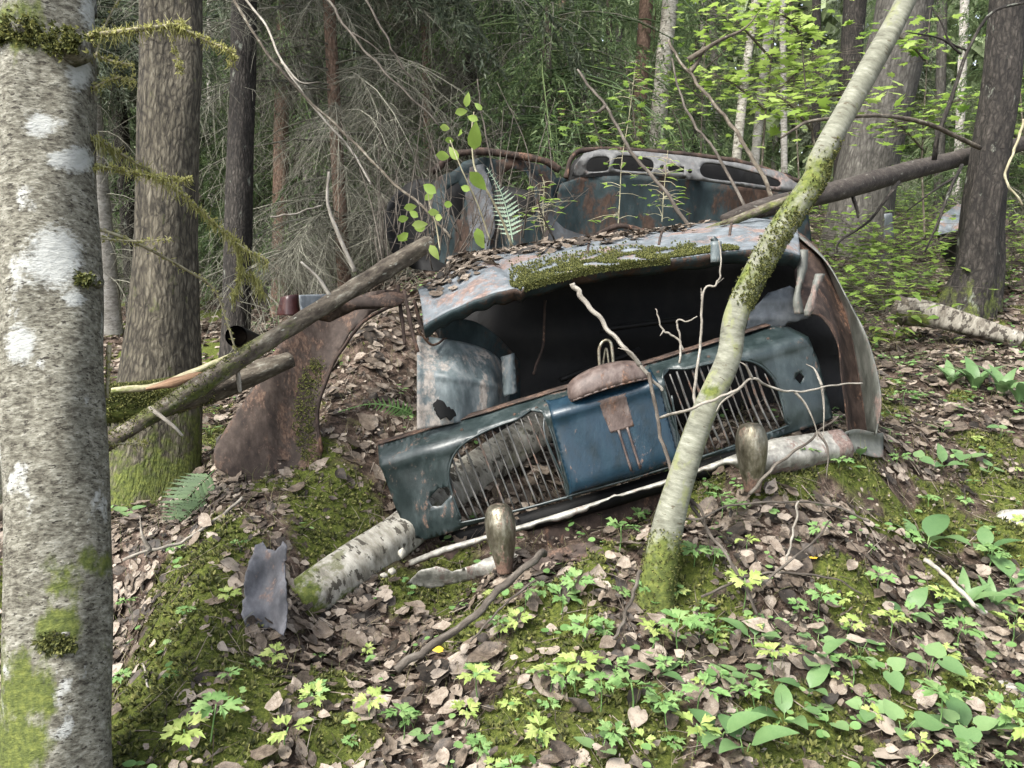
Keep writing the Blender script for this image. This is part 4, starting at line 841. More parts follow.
tag(obj('leaf_litter', np.vstack(VV), np.vstack(FF), M['dead']), 'dead brown leaves lying on the mossy bonnet of the wreck', 'leaf litter', kind='stuff')

# bay: back wall coloured black for the bay's deep shade, roof side and inner panels
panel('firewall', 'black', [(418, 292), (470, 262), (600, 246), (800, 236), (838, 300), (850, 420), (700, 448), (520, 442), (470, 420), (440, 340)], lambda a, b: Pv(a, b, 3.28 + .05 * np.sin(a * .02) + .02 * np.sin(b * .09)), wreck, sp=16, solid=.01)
MB().tube([P(545, 300, 2.9), P(543, 345, 2.92), P(536, 365, 2.9), P(534, 374, 2.86)], .005, 6, 20, .2).build('cable', M['darkrust'], wreck)
for a, b in (((600, 330, 3.0), (690, 318, 3.02)), ((560, 380, 3.0), (640, 350, 3.05))): MB().tube([P(*a), P(*b)], .012, 8, 10, .2).build('pipe', M['black'], wreck)
# inner wheel arch dome
def domefn(s, t):
    ang = s * 1.75 - .12; x = np.sin(ang)                        # 0 left cut .. right
    yy = np.clip(t, 0, 1)
    px = 417 + 92 * np.clip(np.sin(np.clip(s, 0, 1) * 1.57), 0, 1)
    topy = 336 + 3 * np.sin(s * 5) + 62 * np.clip(s, 0, 1)**2.6
    py = topy + (430 - 26 * s - topy) * yy
    d = 2.80 - .13 * np.sin(np.clip(yy * 1.6, 0, 1) * 1.57) * np.cos(s * 1.4)**.6 + .34 * s**2 + .012 * np.sin(s * 18) - .012 * np.exp(-((yy - .38 - .25 * s) / .05)**2)
    return Pv(px, py, d)
V, F = gridsurf(domefn, 40, 34)
q = np.tile(np.linspace(0, 1, 40), 34); r_ = np.repeat(np.linspace(0, 1, 34), 40)
ar = obj('wheel_arch', V, F, M['palesheet'], wreck, True, [('rust', 'FLOAT', np.clip(.5 * (q < .06) + .55 * np.exp(-((q - .52) / .09)**2) + .35 * np.exp(-((r_ - .9) / .1)**2 - ((q - .25) / .2)**2), 0, 1))], solid=.005)
V, F = sheet2d([(433, 404), (437, 399), (443, 401), (447, 407), (453, 409), (456, 416), (450, 421), (446, 417), (440, 420), (436, 412)], [], 2, lambda a, b: Pv(a, b, 2.645 + .001 * (a - 440)**2 * .1), .5)
obj('torn_hole_shade', V, F, M['black'], ar, True, rustattr(V), solid=.002)  # black patch laid on the arch as the dark inside a torn hole
# arch rear: teal inner skirt behind the dome
V, F = gridsurf(lambda s, t: Pv(440 + 80 * s, 322 + 92 * t - 8 * np.sin(s * 3.14) + 40 * s**2 * (1 - t), 2.95 + .2 * s + .03 * np.sin(t * 5)), 16, 14)
obj('inner_skirt', V, F, M['backcar'], wreck, True, rustattr(V, .1), solid=.005)
panel('bracket', 'palesheet', [(501, 357), (514, 353), (517, 392), (504, 397)], lambda a, b: Pv(a, b, 2.8 + .003 * np.abs(a - 509)), wreck, sp=4, jit=.3)
for i, (a, b, c) in enumerate([((404, 290, 2.75), (412, 330, 2.72), (418, 352, 2.7)), ((414, 300, 2.8), (420, 322, 2.78), (428, 340, 2.74)), ((398, 285, 2.85), (402, 320, 2.83), (405, 345, 2.8)), ((418, 330, 2.7), (432, 345, 2.74), (446, 338, 2.8))]):
    MB().tube([P(*a), P(*b), P(*c)], [.006, .008, .005], 6, 12, .25, seed=i, flat=.5).build('bent_strut', M['darkrust'], wreck)
# right inner wing, right outer wing
panel('inner_wing', 'lid', [(742, 345), (750, 312), (768, 293), (790, 286), (806, 296), (812, 316), (780, 328)], lambda a, b: Pv(a, b, 2.84 + .0009 * np.abs(b - 315) + .01 * np.sin(b * .35)), wreck, sp=6, jit=.3)
fe = np.array([(800, 312, 2.72), (822, 318, 2.68), (838, 345, 2.67), (841, 375, 2.67), (845, 405, 2.68), (848, 436, 2.70)])   # edge at the nose
fA = np.array([(794, 230, 3.08), (818, 252, 3.02), (835, 288, 2.98), (849, 325, 2.92), (860, 385, 2.86), (867, 434, 2.82)])     # rim far side
fB = np.array([(797, 233, 3.04), (824, 258, 2.96), (845, 296, 2.88), (862, 335, 2.80), (874, 390, 2.76), (874, 434, 2.76)])
fC = np.array([(797, 236, 3.03), (826, 262, 2.94), (848, 300, 2.86), (868, 340, 2.77), (881, 395, 2.73), (876, 436, 2.73)])
def loft(curves, ns=40, nt=10):
    cs = [fit(Pv(*c.T), ns) for c in curves]; st = fit(np.array(cs).reshape(len(cs), -1), nt * (len(cs) - 1) + 1).reshape(-1, ns, 3); V = st.reshape(-1, 3); nn = len(st)
    return V, [(j * ns + i, j * ns + i + 1, (j + 1) * ns + i + 1, (j + 1) * ns + i) for j in range(nn - 1) for i in range(ns - 1)]
V, F = loft([fe, fA], 40, 14); V = V + FW * (.03 * np.sin(np.repeat(np.linspace(0, 1, 15), 40) * 3.14))[:, None]
obj('wing_inner_face', V, F, M['darkrust'], wreck, True, rustattr(V, .15), solid=.004)
V, F = loft([fA, fB, fC], 40, 6); wg = obj('wing', V, F, M['fender'], wreck, True, rustattr(V, .12), solid=.005)
a = Pv(*fA.T); MB().tube(a - FW * .004, .006, 6, 40, .12).build('wing_rim', M['darkrust'], wg)
for k, pts in enumerate([[(804, 250, 2.72), (801, 275, 2.70), (797, 296, 2.68), (799, 314, 2.68)], [(820, 274, 2.66), (815, 288, 2.65), (812, 300, 2.64), (807, 316, 2.64)]]):
    c = fit([P(*p) for p in pts], 26); g = np.random.default_rng(k); wd = .013 + .003 * np.sin(np.arange(26) * .35 + k) + .0012 * g.normal(0, 1, 26)
    V = np.concatenate([c - RT * wd[:, None], c + UP * 0 - FW * .006, c + RT * wd[:, None]]); F = [(i, i + 1, 27 + i, 26 + i) for i in range(25)] + [(26 + i, 27 + i, 53 + i, 52 + i) for i in range(25)]
    obj('torn_strip', V, F, M['fender'], wreck, True, rustattr(V, .4), solid=.006)
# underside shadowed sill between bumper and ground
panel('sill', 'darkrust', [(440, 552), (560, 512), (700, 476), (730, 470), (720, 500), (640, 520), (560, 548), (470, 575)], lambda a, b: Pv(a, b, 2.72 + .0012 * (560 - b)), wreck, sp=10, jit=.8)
# rusted shell of the cabin floor behind the bonnet
panel('cowl', 'darkrust', [(440, 268), (500, 254), (600, 240), (760, 222), (800, 234), (838, 292), (850, 380), (842, 425), (800, 300), (640, 250), (480, 268)], lambda a, b: Pv(a, b, 3.34 + .0006 * np.abs(a - 640)), wreck, sp=14, jit=.6)

# ---- detached rusty wing leaning at the left
rw = [(402, 300), (385, 306), (366, 318), (350, 332), (340, 350), (330, 372), (322, 395), (317, 412), (318, 430), (322, 452), (319, 466), (303, 478), (296, 494), (284, 499), (262, 487), (236, 480), (216, 468), (214, 452), (224, 432), (238, 410), (252, 392), (262, 378), (274, 352), (290, 330), (304, 316), (336, 304), (370, 292), (398, 288)]
rwt = thing('car_wing', (*P(270, 490, 2.88)[:2], P(270, 490, 2.88)[2]), 'bent brown rusty car wing propped under the long fallen pole', 'car wing')
def rwfn(a, b):
    d = 2.86 + .05 * np.cos((a - 262) / 52) + .0022 * (a - 270) * (a > 270) - .0006 * (b - 400) + .012 * np.sin(a * .07 + b * .03) - .05 * np.exp(-((a - 335 + (b - 400) * .35) / 14)**2)
    return Pv(a, b, d)
panel('skin', 'rust', rw, rwfn, rwt, [], 7, .5, .006, lambda V: np.full(len(V), .12))
crv = np.array([(402, 302), (366, 320), (342, 350), (330, 372), (318, 412), (322, 452)]); q = fit(crv, 30); MB().tube(rwfn(q[:, 0], q[:, 1]) - FW * .006, .007, 6, 40, .15).build('arch_flange', M['darkrust'], rwt)
V, F = sheet2d(smoothpoly([(300, 392), (306, 372), (316, 360), (322, 366), (316, 400), (312, 430), (318, 458), (308, 462), (298, 440), (296, 412)], 2), [], 5, lambda a, b: rwfn(a, b) - FW * .009)
cs = V[rng.integers(0, len(V), 700)] + rng.normal(0, .008, (700, 3)) * (RT + UP); V, F = moss_tufts(cs, np.tile(-FW + UP * .4, (700, 1)), rng.uniform(.004, .009, 700)); obj('moss_film', V, F, M['moss'], rwt)
# grey strip panel above wing
ps = thing('sheet_metal_strip', P(350, 300, 2.95), 'narrow dark rusty strip of bodywork lying along the top of the rusty wing', 'scrap metal')
panel('strip', 'rust', [(312, 318), (345, 300), (395, 292), (410, 296), (398, 306), (355, 310), (330, 322)], lambda a, b: Pv(a, b, 2.8 + .004 * np.abs(b - 304)), ps, sp=6, jit=.4)

# ---- grey scrap sheet standing in the litter
gs = thing('scrap_sheet', P(266, 636, 2.2), 'grey torn piece of sheet metal standing upright in the litter', 'scrap metal')
def gsfn(a, b): return Pv(a, b, 2.26 + .0007 * (b - 545) * -1 + .022 * np.cos((a - 268) / 11) + .007 * np.sin(b * .13 + a * .1) - .012 * np.exp(-((a - 279) / 3)**2))
panel('sheet', 'slate', smoothpoly([(255, 545), (263, 542), (267, 549), (276, 551), (283, 541), (287, 546), (285, 570), (288, 604), (287, 620), (284, 636), (276, 630), (269, 627), (262, 634), (255, 640), (246, 627), (241, 614), (246, 572)], 1), gsfn, gs, sp=4, jit=.7, solid=.004)
fs = thing('scrap_sheet', P(580, 552, 2.4), 'flat brown rusty flake of sheet metal under the front of the bumper', 'scrap metal')
panel('flake', 'rust', [(522, 560), (545, 552), (575, 545), (612, 538), (624, 542), (612, 556), (590, 562), (560, 562), (540, 572)], lambda a, b: Pv(a, b, 2.40 - .0035 * (b - 555) + .008 * np.sin(a * .2)), fs, sp=5, jit=.5)

# ================================================================== second wreck behind
print('rear wreck')
D2 = 4.3
w2 = thing('car_wreck', P(680, 240, D2), 'roofless car wreck behind, dark teal with a bare grey dashboard full of holes', 'car wreck')
dsh = [(572, 176), (575, 165), (584, 154), (600, 150), (640, 152), (690, 157), (740, 164), (778, 172), (798, 181), (800, 192), (770, 190), (730, 184), (690, 179), (640, 174), (600, 172), (580, 176)]
holes = [smoothpoly([(586, 168), (590, 159), (600, 156.5), (609, 158), (609, 166), (606, 171), (590, 172)], 3), smoothpoly([(614, 169), (615, 159), (622, 155.5), (645, 158), (653, 162), (652, 171), (640, 172)], 3),
         [(668, 165), (684, 167), (684, 173), (668, 171)], smoothpoly([(700, 173), (702, 165), (712, 163), (745, 170), (778, 180), (776, 187), (745, 183), (710, 179)], 3)]
dfn = lambda a, b: Pv(a, b, D2 - .10 + .0000035 * (a - 690)**2 * 2 + .0035 * np.abs(b - (150 + (a - 584) * .14) - 10))
db = panel('dashboard', 'dash', dsh, dfn, w2, holes, 5, .1, .012)
for a, b in ((662, 167), (690, 171)): MB().tube([P(a, b, D2 - .13), P(a, b, D2 - .12)], .012, 10, 2).build('knob_hole_shade', M['black'], db)  # solid black discs imitate the dark inside knob holes
panel('scuttle', 'black', [(566, 176), (574, 160), (590, 150), (600, 148), (700, 156), (790, 174), (802, 186), (800, 215), (700, 205), (580, 200)], lambda a, b: Pv(a, b, D2 + .14), w2, sp=14)  # black colour stands in for the unlit interior behind the dashboard
MB().tube([P(566, 178, D2), P(572, 158, D2 + .02), P(590, 149.5, D2 + .05), (P(660, 152, D2 + .07)), P(740, 162, D2 + .05), P(800, 182, D2)], .014, 8, 50, .12).build('windscreen_rail', M['darkrust'], w2)
panel('bulkhead', 'backcar', [(560, 184), (580, 177), (640, 175), (700, 181), (770, 191), (806, 196), (812, 245), (560, 262), (548, 240)], lambda a, b: Pv(a, b, D2 - .02 + .0012 * (b - 180) + .03 * np.sin(a * .035) + .015 * np.sin(a * .11)), w2, sp=12, rustf=lambda V: .38 * np.abs(np.sin(V[:, 0] * 5)))
gcr = np.random.default_rng(31); fold = [(gcr.normal(0, 1, 2), gcr.uniform(0, 6.28), gcr.uniform(.015, .05)) for _ in range(9)]
def crump(a, b):
    d = D2 - .15 + .0012 * np.abs(a - 520)
    for k_, p_, f_ in fold: d = d + .035 * np.abs(np.sin((a * k_[0] + b * k_[1]) * f_ + p_))
    return Pv(a, b, d)
side = panel('body_side', 'backcar', [(432, 190), (440, 176), (452, 172), (463, 162), (484, 157), (500, 160), (512, 155), (530, 162), (548, 166), (556, 178), (570, 176), (580, 186), (592, 205), (600, 236), (604, 262), (540, 266), (470, 268), (440, 262), (428, 228)], crump, w2, [[(500, 176), (512, 168), (526, 172), (534, 190), (536, 214), (520, 222), (508, 206)], [(446, 190), (458, 182), (466, 196), (460, 220), (448, 214)], [(556, 192), (566, 190), (574, 206), (560, 210)]], 7, .7, .006, lambda V: .3 * np.abs(np.sin(V[:, 0] * 17 + V[:, 2] * 9)))
panel('torn_flap', 'backgrey', [(470, 170), (484, 166), (492, 190), (496, 232), (488, 258), (472, 240), (466, 200)], lambda a, b: crump(a, b) - FW * (.05 + .0012 * (b - 170))[:, None], side, [], 6, .6)
panel('torn_flap', 'backgrey', [(540, 205), (566, 200), (584, 214), (592, 252), (560, 258), (544, 240)], lambda a, b: crump(a, b) - FW * (.04 + .0008 * (b - 200))[:, None], side, [], 6, .6)
panel('cavity_shade', 'black', smoothpoly([(384, 215), (396, 192), (420, 178), (440, 182), (470, 185), (540, 195), (560, 262), (440, 272), (400, 262), (388, 240)], 2), lambda a, b: Pv(a, b, D2 + .35 + .05 * np.sin(a * .08)), w2, sp=14, jit=1.5)  # black sheet added as the shade of an open cavity
MB().tube([P(432, 172, D2), P(455, 155, D2), P(490, 152, D2), P(540, 160, D2), P(560, 170, D2)], .02, 8, 30, .2).build('roof_rail', M['darkrust'], w2)
MB().tube([P(596, 235, 3.5), P(620, 226, 3.5), P(645, 232, 3.5)], .012, 8, 14, .15).build('hoop', M['darkrust'], w2)

# bits of wrecks further off
t = thing('body_scrap', P(300, 305, 3.6), 'dark red and pale grey scrap of bodywork poking out behind the fallen pole', 'scrap metal')  # scrap of bodywork, one red end and one grey end
panel('red_end', 'redpaint', [(277, 315), (281, 297), (298, 294), (300, 316)], lambda a, b: Pv(a, b, 3.6 + .004 * np.abs(a - 288)), t, sp=5, jit=.2); panel('grey_end', 'lid', [(301, 316), (299, 295), (326, 294), (332, 306), (318, 318)], lambda a, b: Pv(a, b, 3.6 + .0035 * (a - 300)), t, sp=5, jit=.2)
t = thing('pipe', P(240, 336, 3.9), 'short dark pipe with an open end lying behind the fallen pole', 'pipe')
c0, c1 = P(236, 336, 3.9), P(258, 345, 4.3); mb = MB(); ax = c1 - c0; mb.tube([c0, c1], .055, 18, 6, .02, cap=False); mb.tube([c0 + ax * .02, c1], .047, 18, 6, .02, cap=False)
mb.build('pipe_wall', M['black'], t)
t = thing('car_wreck', (*P(955, 260, 6.2)[:2], h1(*P(955, 260, 6.2)[:2])), 'small dark wreck with pale top half hidden behind the dark flaking trunk', 'car wreck')
panel('body', 'black', [(937, 235), (975, 226), (985, 262), (950, 270), (942, 255)], lambda a, b: Pv(a, b, 6.2 + .02 * np.abs(a - 962)), t, sp=6, jit=.3); panel('roof', 'lid', [(937, 235), (942, 215), (958, 204), (978, 205), (976, 226)], lambda a, b: Pv(a, b, 6.2 + .012 * (236 - b)), t, sp=6, jit=.3)
t = thing('scrap_sheet', P(882, 262, 6.4), 'pale bluish scrap of sheet metal glimpsed among the green undergrowth', 'scrap metal')
panel('sheet', 'lid', [(884, 214), (892, 213), (894, 240), (884, 252), (888, 272), (878, 272), (876, 256), (884, 238)], lambda a, b: Pv(a, b, 6.4 + .003 * (b - 214)), t, sp=5, jit=.4)
# ================================================================== LOGS, POLES, STICKS
print('logs')
def pole_thing(name, label, cat, pts, mat, r0=None, ns=14, n=60, bmp=.1, seed=1, mossf=None, group=None, part='stem'):
    """pts [(px,py,halfwidth px,depth)]"""
    pp, rr = path(pts); t = thing(name, pp[len(pp) // 2] - np.array([0, 0, rr.max()]), label, cat, group)
    o = MB().tube(pp, rr, ns, n, bmp, seed=seed, mossf=mossf).build(part, M[mat], t); return t, o, pp, rr
def topmoss(a, x0=-1e9, x1=1e9):
    def f(V, tc):
        px, py, d = project(V); return a * np.clip(np.minimum(px - x0, x1 - px) / 25, 0, 1)
    return f
t, o, pp, rr = pole_thing('fallen_pole', 'long brown fallen pole resting on the rusty wing, its broken tip beside the bonnet', 'fallen pole', [(-25, 530, 8.7, 2.05), (60, 475, 9.1, 2.12), (107, 444, 9.1, 2.2), (190, 392, 9.6, 2.32), (270, 340, 9.1, 2.48), (350, 290, 9.1, 2.66), (400, 260, 8.7, 2.8), (429, 243, 8.5, 2.88)], 'pole', ns=24, n=130, bmp=.16, seed=31, mossf=topmoss(.38, 90, 330))
for pts, w in [([(355, 272, 2.66), (343, 245, 2.66), (328, 205, 2.68), (329, 172, 2.7)], 2.6), ([(330, 296, 2.6), (318, 278, 2.6), (301, 262, 2.6)], 2.2), ([(236, 352, 2.40), (238, 375, 2.42), (240, 392, 2.44)], 3), ([(150, 408, 2.26), (172, 425, 2.2), (183, 436, 2.2)], 2)]:
    MB().tube([P(*p) for p in pts], [w * 2.6 / FPX, w * 1.4 / FPX], 8, 16, .12, seed=int(pts[0][0])).build('branch_stub', M['paletwig'], t)
a, nn = on_tube(pp, rr, 1100, .18, .55, UP * 1.0); V, F = moss_tufts(a, nn, rng.uniform(.003, .007, 1100)); obj('moss_film', V, F, M['moss'], o)
t, o, pp, rr = pole_thing('rotten_log', 'mossy rotten log with split orange wood under the long fallen pole', 'log', [(60, 408, 21, 2.5), (108, 405, 21, 2.52), (160, 399, 19, 2.58), (215, 385, 16, 2.68), (260, 370, 13, 2.76), (290, 360, 9, 2.84)], 'pole', ns=26, n=70, bmp=.14, seed=33, mossf=lambda V, tc: .75 * np.clip((205 - project(V)[0]) / 40, 0, 1))
c = fit(pp, 60); MB().tube(fit(Pv([146, 172, 200, 228], [389, 383, 375, 366], [2.43, 2.45, 2.49, 2.56]), 20), [.006, .027, .024, .004], 10, 30, .15, flat=.6, seed=3).build('split_wood', M['wood'], t)
a, nn = on_tube(pp, rr, 3200, 0, .58, UP * .9 - FW * .3); V, F = moss_tufts(a, nn, rng.uniform(.006, .014, 3200)); obj('moss_cover', V, F, M['moss'], o)
t, o, pp, rr = pole_thing('thin_pole', 'thin mossy pole lying on the rotten log beside the fallen pole', 'fallen pole', [(112, 391, 3.5, 2.44), (160, 385, 4, 2.46), (215, 364, 4.5, 2.5), (260, 345, 4, 2.56), (300, 325, 3, 2.62)], 'mosstwig', seed=34, mossf=topmoss(.4))
t, o, pp, rr = pole_thing('birch_log', 'long white birch log lying under the wreck with a broken mossy lower end', 'log', [(296, 604, 21, 2.44), (318, 590, 22, 2.5), (360, 561, 22, 2.62), (405, 530, 21, 2.76), (450, 490, 20, 2.9), (500, 455, 19, 3.02), (550, 422, 18, 3.14), (580, 402, 17, 3.22)], 'birchlog', ns=30, n=110, bmp=.08, seed=35, mossf=lambda V, tc: .7 * np.clip((330 - project(V)[0]) / 22, 0, 1) + .5 * np.clip((project(V)[1] - np.interp(project(V)[0], [296, 410, 550], [612, 540, 436])) / 14, 0, 1))
g = np.random.default_rng(4); k = 34; an = g.uniform(0, 6.28, k); base = pp[0]; ax = pp[0] - pp[1]; ax /= np.linalg.norm(ax); e1 = np.cross(ax, UP); e1 /= np.linalg.norm(e1); e2 = np.cross(ax, e1)
p0 = base - ax * .02 + (np.cos(an)[:, None] * e1 + np.sin(an)[:, None] * e2) * g.uniform(.3, .95, k)[:, None] * rr[0]; p2 = p0 + ax * g.uniform(.02, .10, k)[:, None] + g.normal(0, .008, (k, 3)); mb = MB()
for i in range(k): mb.tube([p0[i], p2[i]], [g.uniform(.004, .011), .001], 5, 3, .1, seed=i)
mb.build('splintered_end', M['pole'], o)
for i, (a, b, r) in enumerate([(402, 553, 6), (392, 571, 4), (384, 575, 3)]):
    c = P(a, b, 2.44); MB().tube([c - RT * .012, c + RT * .001, c + RT * .012], [r * .0012, r * .0032, r * .0012], 10, 7, .1).build('bracket_fungus', M['birchlog'], o)
t, o, pp, rr = pole_thing('birch_log', 'short broken birch log on the litter in front of the dark flaking trunk', 'log', [(897, 309, 12, 4.5), (915, 312, 15, 4.46), (940, 317, 15.5, 4.4), (970, 326, 14, 4.32), (1002, 335, 11, 4.24), (1022, 340, 9, 4.2)], 'oldlog', ns=22, n=50, bmp=.12, seed=36, mossf=lambda V, tc: .6 * np.clip((938 - project(V)[0]) / 12, 0, 1) * (project(V)[1] > 312))
MB().tube([pp[0] + FW * .0 - RT * .03, pp[0] + RT * .02], [.02, .075], 10, 6, .3, seed=2).build('broken_end', M['pole'], o)
t, o, pp, rr = pole_thing('fallen_tree', 'smooth dark fallen trunk leaning from behind the flaking trunk down onto the bonnet', 'fallen trunk', [(722, 219, 4, 3.18), (742, 214, 8, 3.2), (775, 205, 10, 3.3), (840, 190, 11, 3.7), (905, 172, 10.5, 4.35), (950, 161, 10, 4.95), (985, 152, 9.5, 5.5), (1010, 147, 9, 5.8), (1045, 137, 9, 6.2)], 'smooth', ns=22, n=90, bmp=.05, seed=37)
for pts, w in [([(934, 160, 4.35), (938, 135, 4.3), (948, 108, 4.3), (958, 78, 4.3), (968, 50, 4.3), (990, 14, 4.3), (1018, 4, 4.35), (1035, 2, 4.35)], 3.2), ([(966, 50, 4.3), (950, 42, 4.3), (941, 22, 4.3), (930, 5, 4.3)], 1.6), ([(961, 54, 4.28), (941, 39, 4.25), (907, 32, 4.2)], 1.6),
               ([(899, 182, 4.1), (884, 202, 4.0), (868, 222, 4.0), (840, 241, 3.95), (837, 253, 3.95)], 2.2), ([(962, 165, 4.5), (950, 190, 4.3), (938, 222, 4.2), (925, 252, 4.2)], 2.4), ([(957, 176, 4.4), (932, 192, 4.3), (907, 211, 4.3)], 1.8), ([(853, 197, 3.75), (857, 210, 3.74), (858, 218, 3.74)], 2.2)]:
    MB().tube([P(*p) for p in pts], [w * 3.4 / FPX, w * 1.5 / FPX], 7, 24, .12, seed=int(pts[0][0])).build('branch', M['dark'], t)
pole_thing('thin_pole', 'thin mossy pole lying across the bonnet beside the fallen trunk', 'fallen pole', [(800, 195, 4, 3.0), (760, 210, 4.5, 3.02), (720, 226, 4, 3.0), (680, 239, 3, 2.98), (640, 246, 2, 3.0)], 'pole', seed=38, mossf=topmoss(.4))
pole_thing('thin_branch', 'dark arching branch between the leaning pole trunk and the dark flaking trunk', 'branch', [(980, 148, 2.6, 4.3), (955, 136, 2.6, 4.2), (928, 124, 2.5, 4.1), (895, 117, 2.2, 4.0), (863, 116, 2, 3.8), (812, 121, 1.7, 3.6), (795, 129, 1.5, 3.5), (781, 138, 1, 3.4)], 'pole', seed=39)
def stick(label, pts, w0, w1, mat='twig', sub=(), name='stick', bmp=.1):
    """pts [(px,py,depth)]"""
    q = np.array([P(*p) for p in pts]); dm = np.mean([p[2] for p in pts]); t = thing(name, q.mean(0), label, 'stick')
    q = fit(q, max(14, len(pts) * 6)); gk = np.random.default_rng(int(pts[0][0] * 7 + pts[0][1])); kk = gk.normal(0, 1, q.shape); kk[1:-1] = (kk[:-2] + kk[1:-1] * 1.5 + kk[2:]) / 3; q = q + kk * (w0 * .28 + .35) * dm / FPX
    MB().tube(q, [w0 * .8 * dm / FPX, w1 * .75 * dm / FPX], 8, len(q) * 2, bmp * 1.6, seed=int(pts[0][0])).build('stem', M[mat], t)
    for s in sub:
        q = np.array([P(*p) for p in s]); MB().tube(q, [w1 * 1.1 * dm / FPX + .0006, .0008], 6, max(10, len(s) * 5), .1, seed=int(s[0][1])).build('side_twig', M[mat], t)
stick('bleached stick leaning over the dark opening with its foot at the lamp housing', [(571, 283, 2.45), (590, 305, 2.44), (615, 338, 2.43), (640, 365, 2.42), (664, 391, 2.42)], 3.6, 2.2, 'paletwig', [[(640, 365, 2.42), (630, 352, 2.4), (618, 348, 2.4)]])
stick('thin reddish brown stick crossing the blue plate pad and reaching down into the litter', [(648, 372, 2.4), (655, 405, 2.38), (662, 440, 2.34), (672, 472, 2.3), (690, 500, 2.26), (715, 540, 2.2), (738, 575, 2.16), (758, 612, 2.12)], 2.6, 2.0, 'twig', [[(690, 500, 2.26), (702, 512, 2.2), (708, 540, 2.2)]])
stick('pale curved twig arching from behind the leaning pole trunk towards the right wing', [(660, 418, 2.32), (690, 410, 2.12), (720, 397, 2.1), (738, 390, 2.1), (752, 378, 2.12), (772, 388, 2.16), (800, 392, 2.2), (830, 385, 2.25), (862, 384, 2.3)], 2.0, 1.2, 'paletwig', [[(752, 378, 2.12), (746, 366, 2.1), (740, 362, 2.1)], [(795, 392, 2.2), (806, 405, 2.2), (815, 425, 2.2), (818, 440, 2.2)], [(822, 386, 2.25), (815, 370, 2.25), (806, 364, 2.25)], [(822, 386, 2.25), (824, 410, 2.25), (823, 440, 2.25)], [(738, 390, 2.1), (722, 402, 2.1), (716, 412, 2.1)]])
stick('upright forked twig standing in the dark opening beside the leaning pole trunk', [(695, 420, 2.45), (696, 380, 2.45), (702, 330, 2.45), (703, 292, 2.45), (716, 284, 2.45), (721, 270, 2.44), (721, 240, 2.44)], 2.0, .9, 'paletwig', [[(702, 300, 2.45), (701, 288, 2.45)], [(716, 284, 2.45), (724, 278, 2.45)]])
stick('small crooked bare twig in front of the dark opening, nearest the latch loop', [(684, 350, 2.5), (676, 338, 2.5), (664, 330, 2.5), (658, 318, 2.5), (655, 308, 2.5)], 1.5, .8, 'paletwig', [[(664, 330, 2.5), (660, 336, 2.5)]])
stick('short hooked twig rising from the nose panel top beside the upright forked twig', [(679, 362, 2.5), (680, 340, 2.5), (677, 322, 2.5), (688, 321, 2.5), (697, 317, 2.5)], 1.5, .8, 'paletwig')
stick('dark crossing twig over the white bumper end', [(750, 495, 2.3), (770, 470, 2.28), (800, 448, 2.28), (818, 432, 2.28), (838, 416, 2.3)], 2.2, 1.4, 'twig', [[(818, 432, 2.28), (828, 450, 2.26), (826, 480, 2.26)]])
stick('thick weathered stick curving out from under the flake of rusty metal', [(545, 553, 2.3), (530, 562, 2.22), (510, 580, 2.18), (485, 606, 2.12), (455, 630, 2.08), (425, 650, 2.04), (395, 672, 2.0)], 4.6, 5.2, 'twig', (), 'thick_stick')
stick('slim stick running alongside the thick weathered stick', [(536, 580, 2.2), (510, 600, 2.14), (488, 622, 2.1), (470, 642, 2.06)], 1.6, 1.2, 'twig')
stick('short dark stick leaning against the foot of the leaning pole trunk', [(642, 570, 2.06), (634, 592, 2.04), (624, 618, 2.02), (614, 640, 2.0)], 2.6, 2.0, 'twig')
stick('curved bare stick arching over the litter between the bumper end and the viewer', [(664, 500, 2.3), (690, 520, 2.2), (730, 506, 2.28), (780, 502, 2.3), (830, 505, 2.35), (870, 522, 2.36)], 1.3, 1.6, 'twig')
stick('brown curved stick lying below the white bumper end', [(700, 598, 2.12), (740, 580, 2.18), (780, 573, 2.2), (830, 578, 2.2), (862, 594, 2.2)], 1.8, 1.2, 'twig')
stick('pale straight stick poking up beside the brown curved stick', [(786, 560, 2.2), (790, 545, 2.2), (795, 520, 2.2), (798, 500, 2.2)], 1.6, 1.2, 'paletwig')
stick('crossed short stick behind the brown curved stick', [(760, 585, 2.15), (790, 560, 2.2), (815, 540, 2.25), (830, 520, 2.3)], 1.8, 1.2, 'twig')
stick('greyish fallen stick half hidden in leaves at the right edge', [(925, 560, 2.3), (948, 578, 2.26), (975, 605, 2.2), (985, 615, 2.2)], 3.2, 2.8, 'paletwig')
stick('forked root-like stick on the litter beside the stout furrowed spruce', [(122, 560, 2.5), (150, 550, 2.5), (185, 540, 2.55), (215, 520, 2.6), (243, 498, 2.66)], 1.8, 2.2, 'paletwig', [[(150, 550, 2.5), (142, 535, 2.5), (140, 515, 2.55)]])
stick('thin straight stem leaning on the moss bank near the grey scrap sheet', [(143, 664, 2.1), (150, 690, 2.0), (160, 712, 1.95)], 1.4, 1.2, 'paletwig')
stick('long thin leaning branch crossing the twiggy spruces from the top', [(222, -20, 4.2), (262, 45, 4.1), (300, 90, 4.0), (345, 135, 3.9), (385, 175, 3.8), (420, 205, 3.7), (452, 238, 3.6)], 2.0, 1.6, 'pole', (), 'leaning_branch')
stick('pale leaning branch running close beside the longer thin one', [(238, -10, 4.6), (268, 30, 4.5), (282, 62, 4.4), (306, 98, 4.3), (330, 126, 4.2), (352, 152, 4.2), (372, 185, 4.1)], 1.6, 1.3, 'paletwig', [[(282, 62, 4.4), (300, 82, 4.3), (320, 82, 4.3)]], 'leaning_branch')
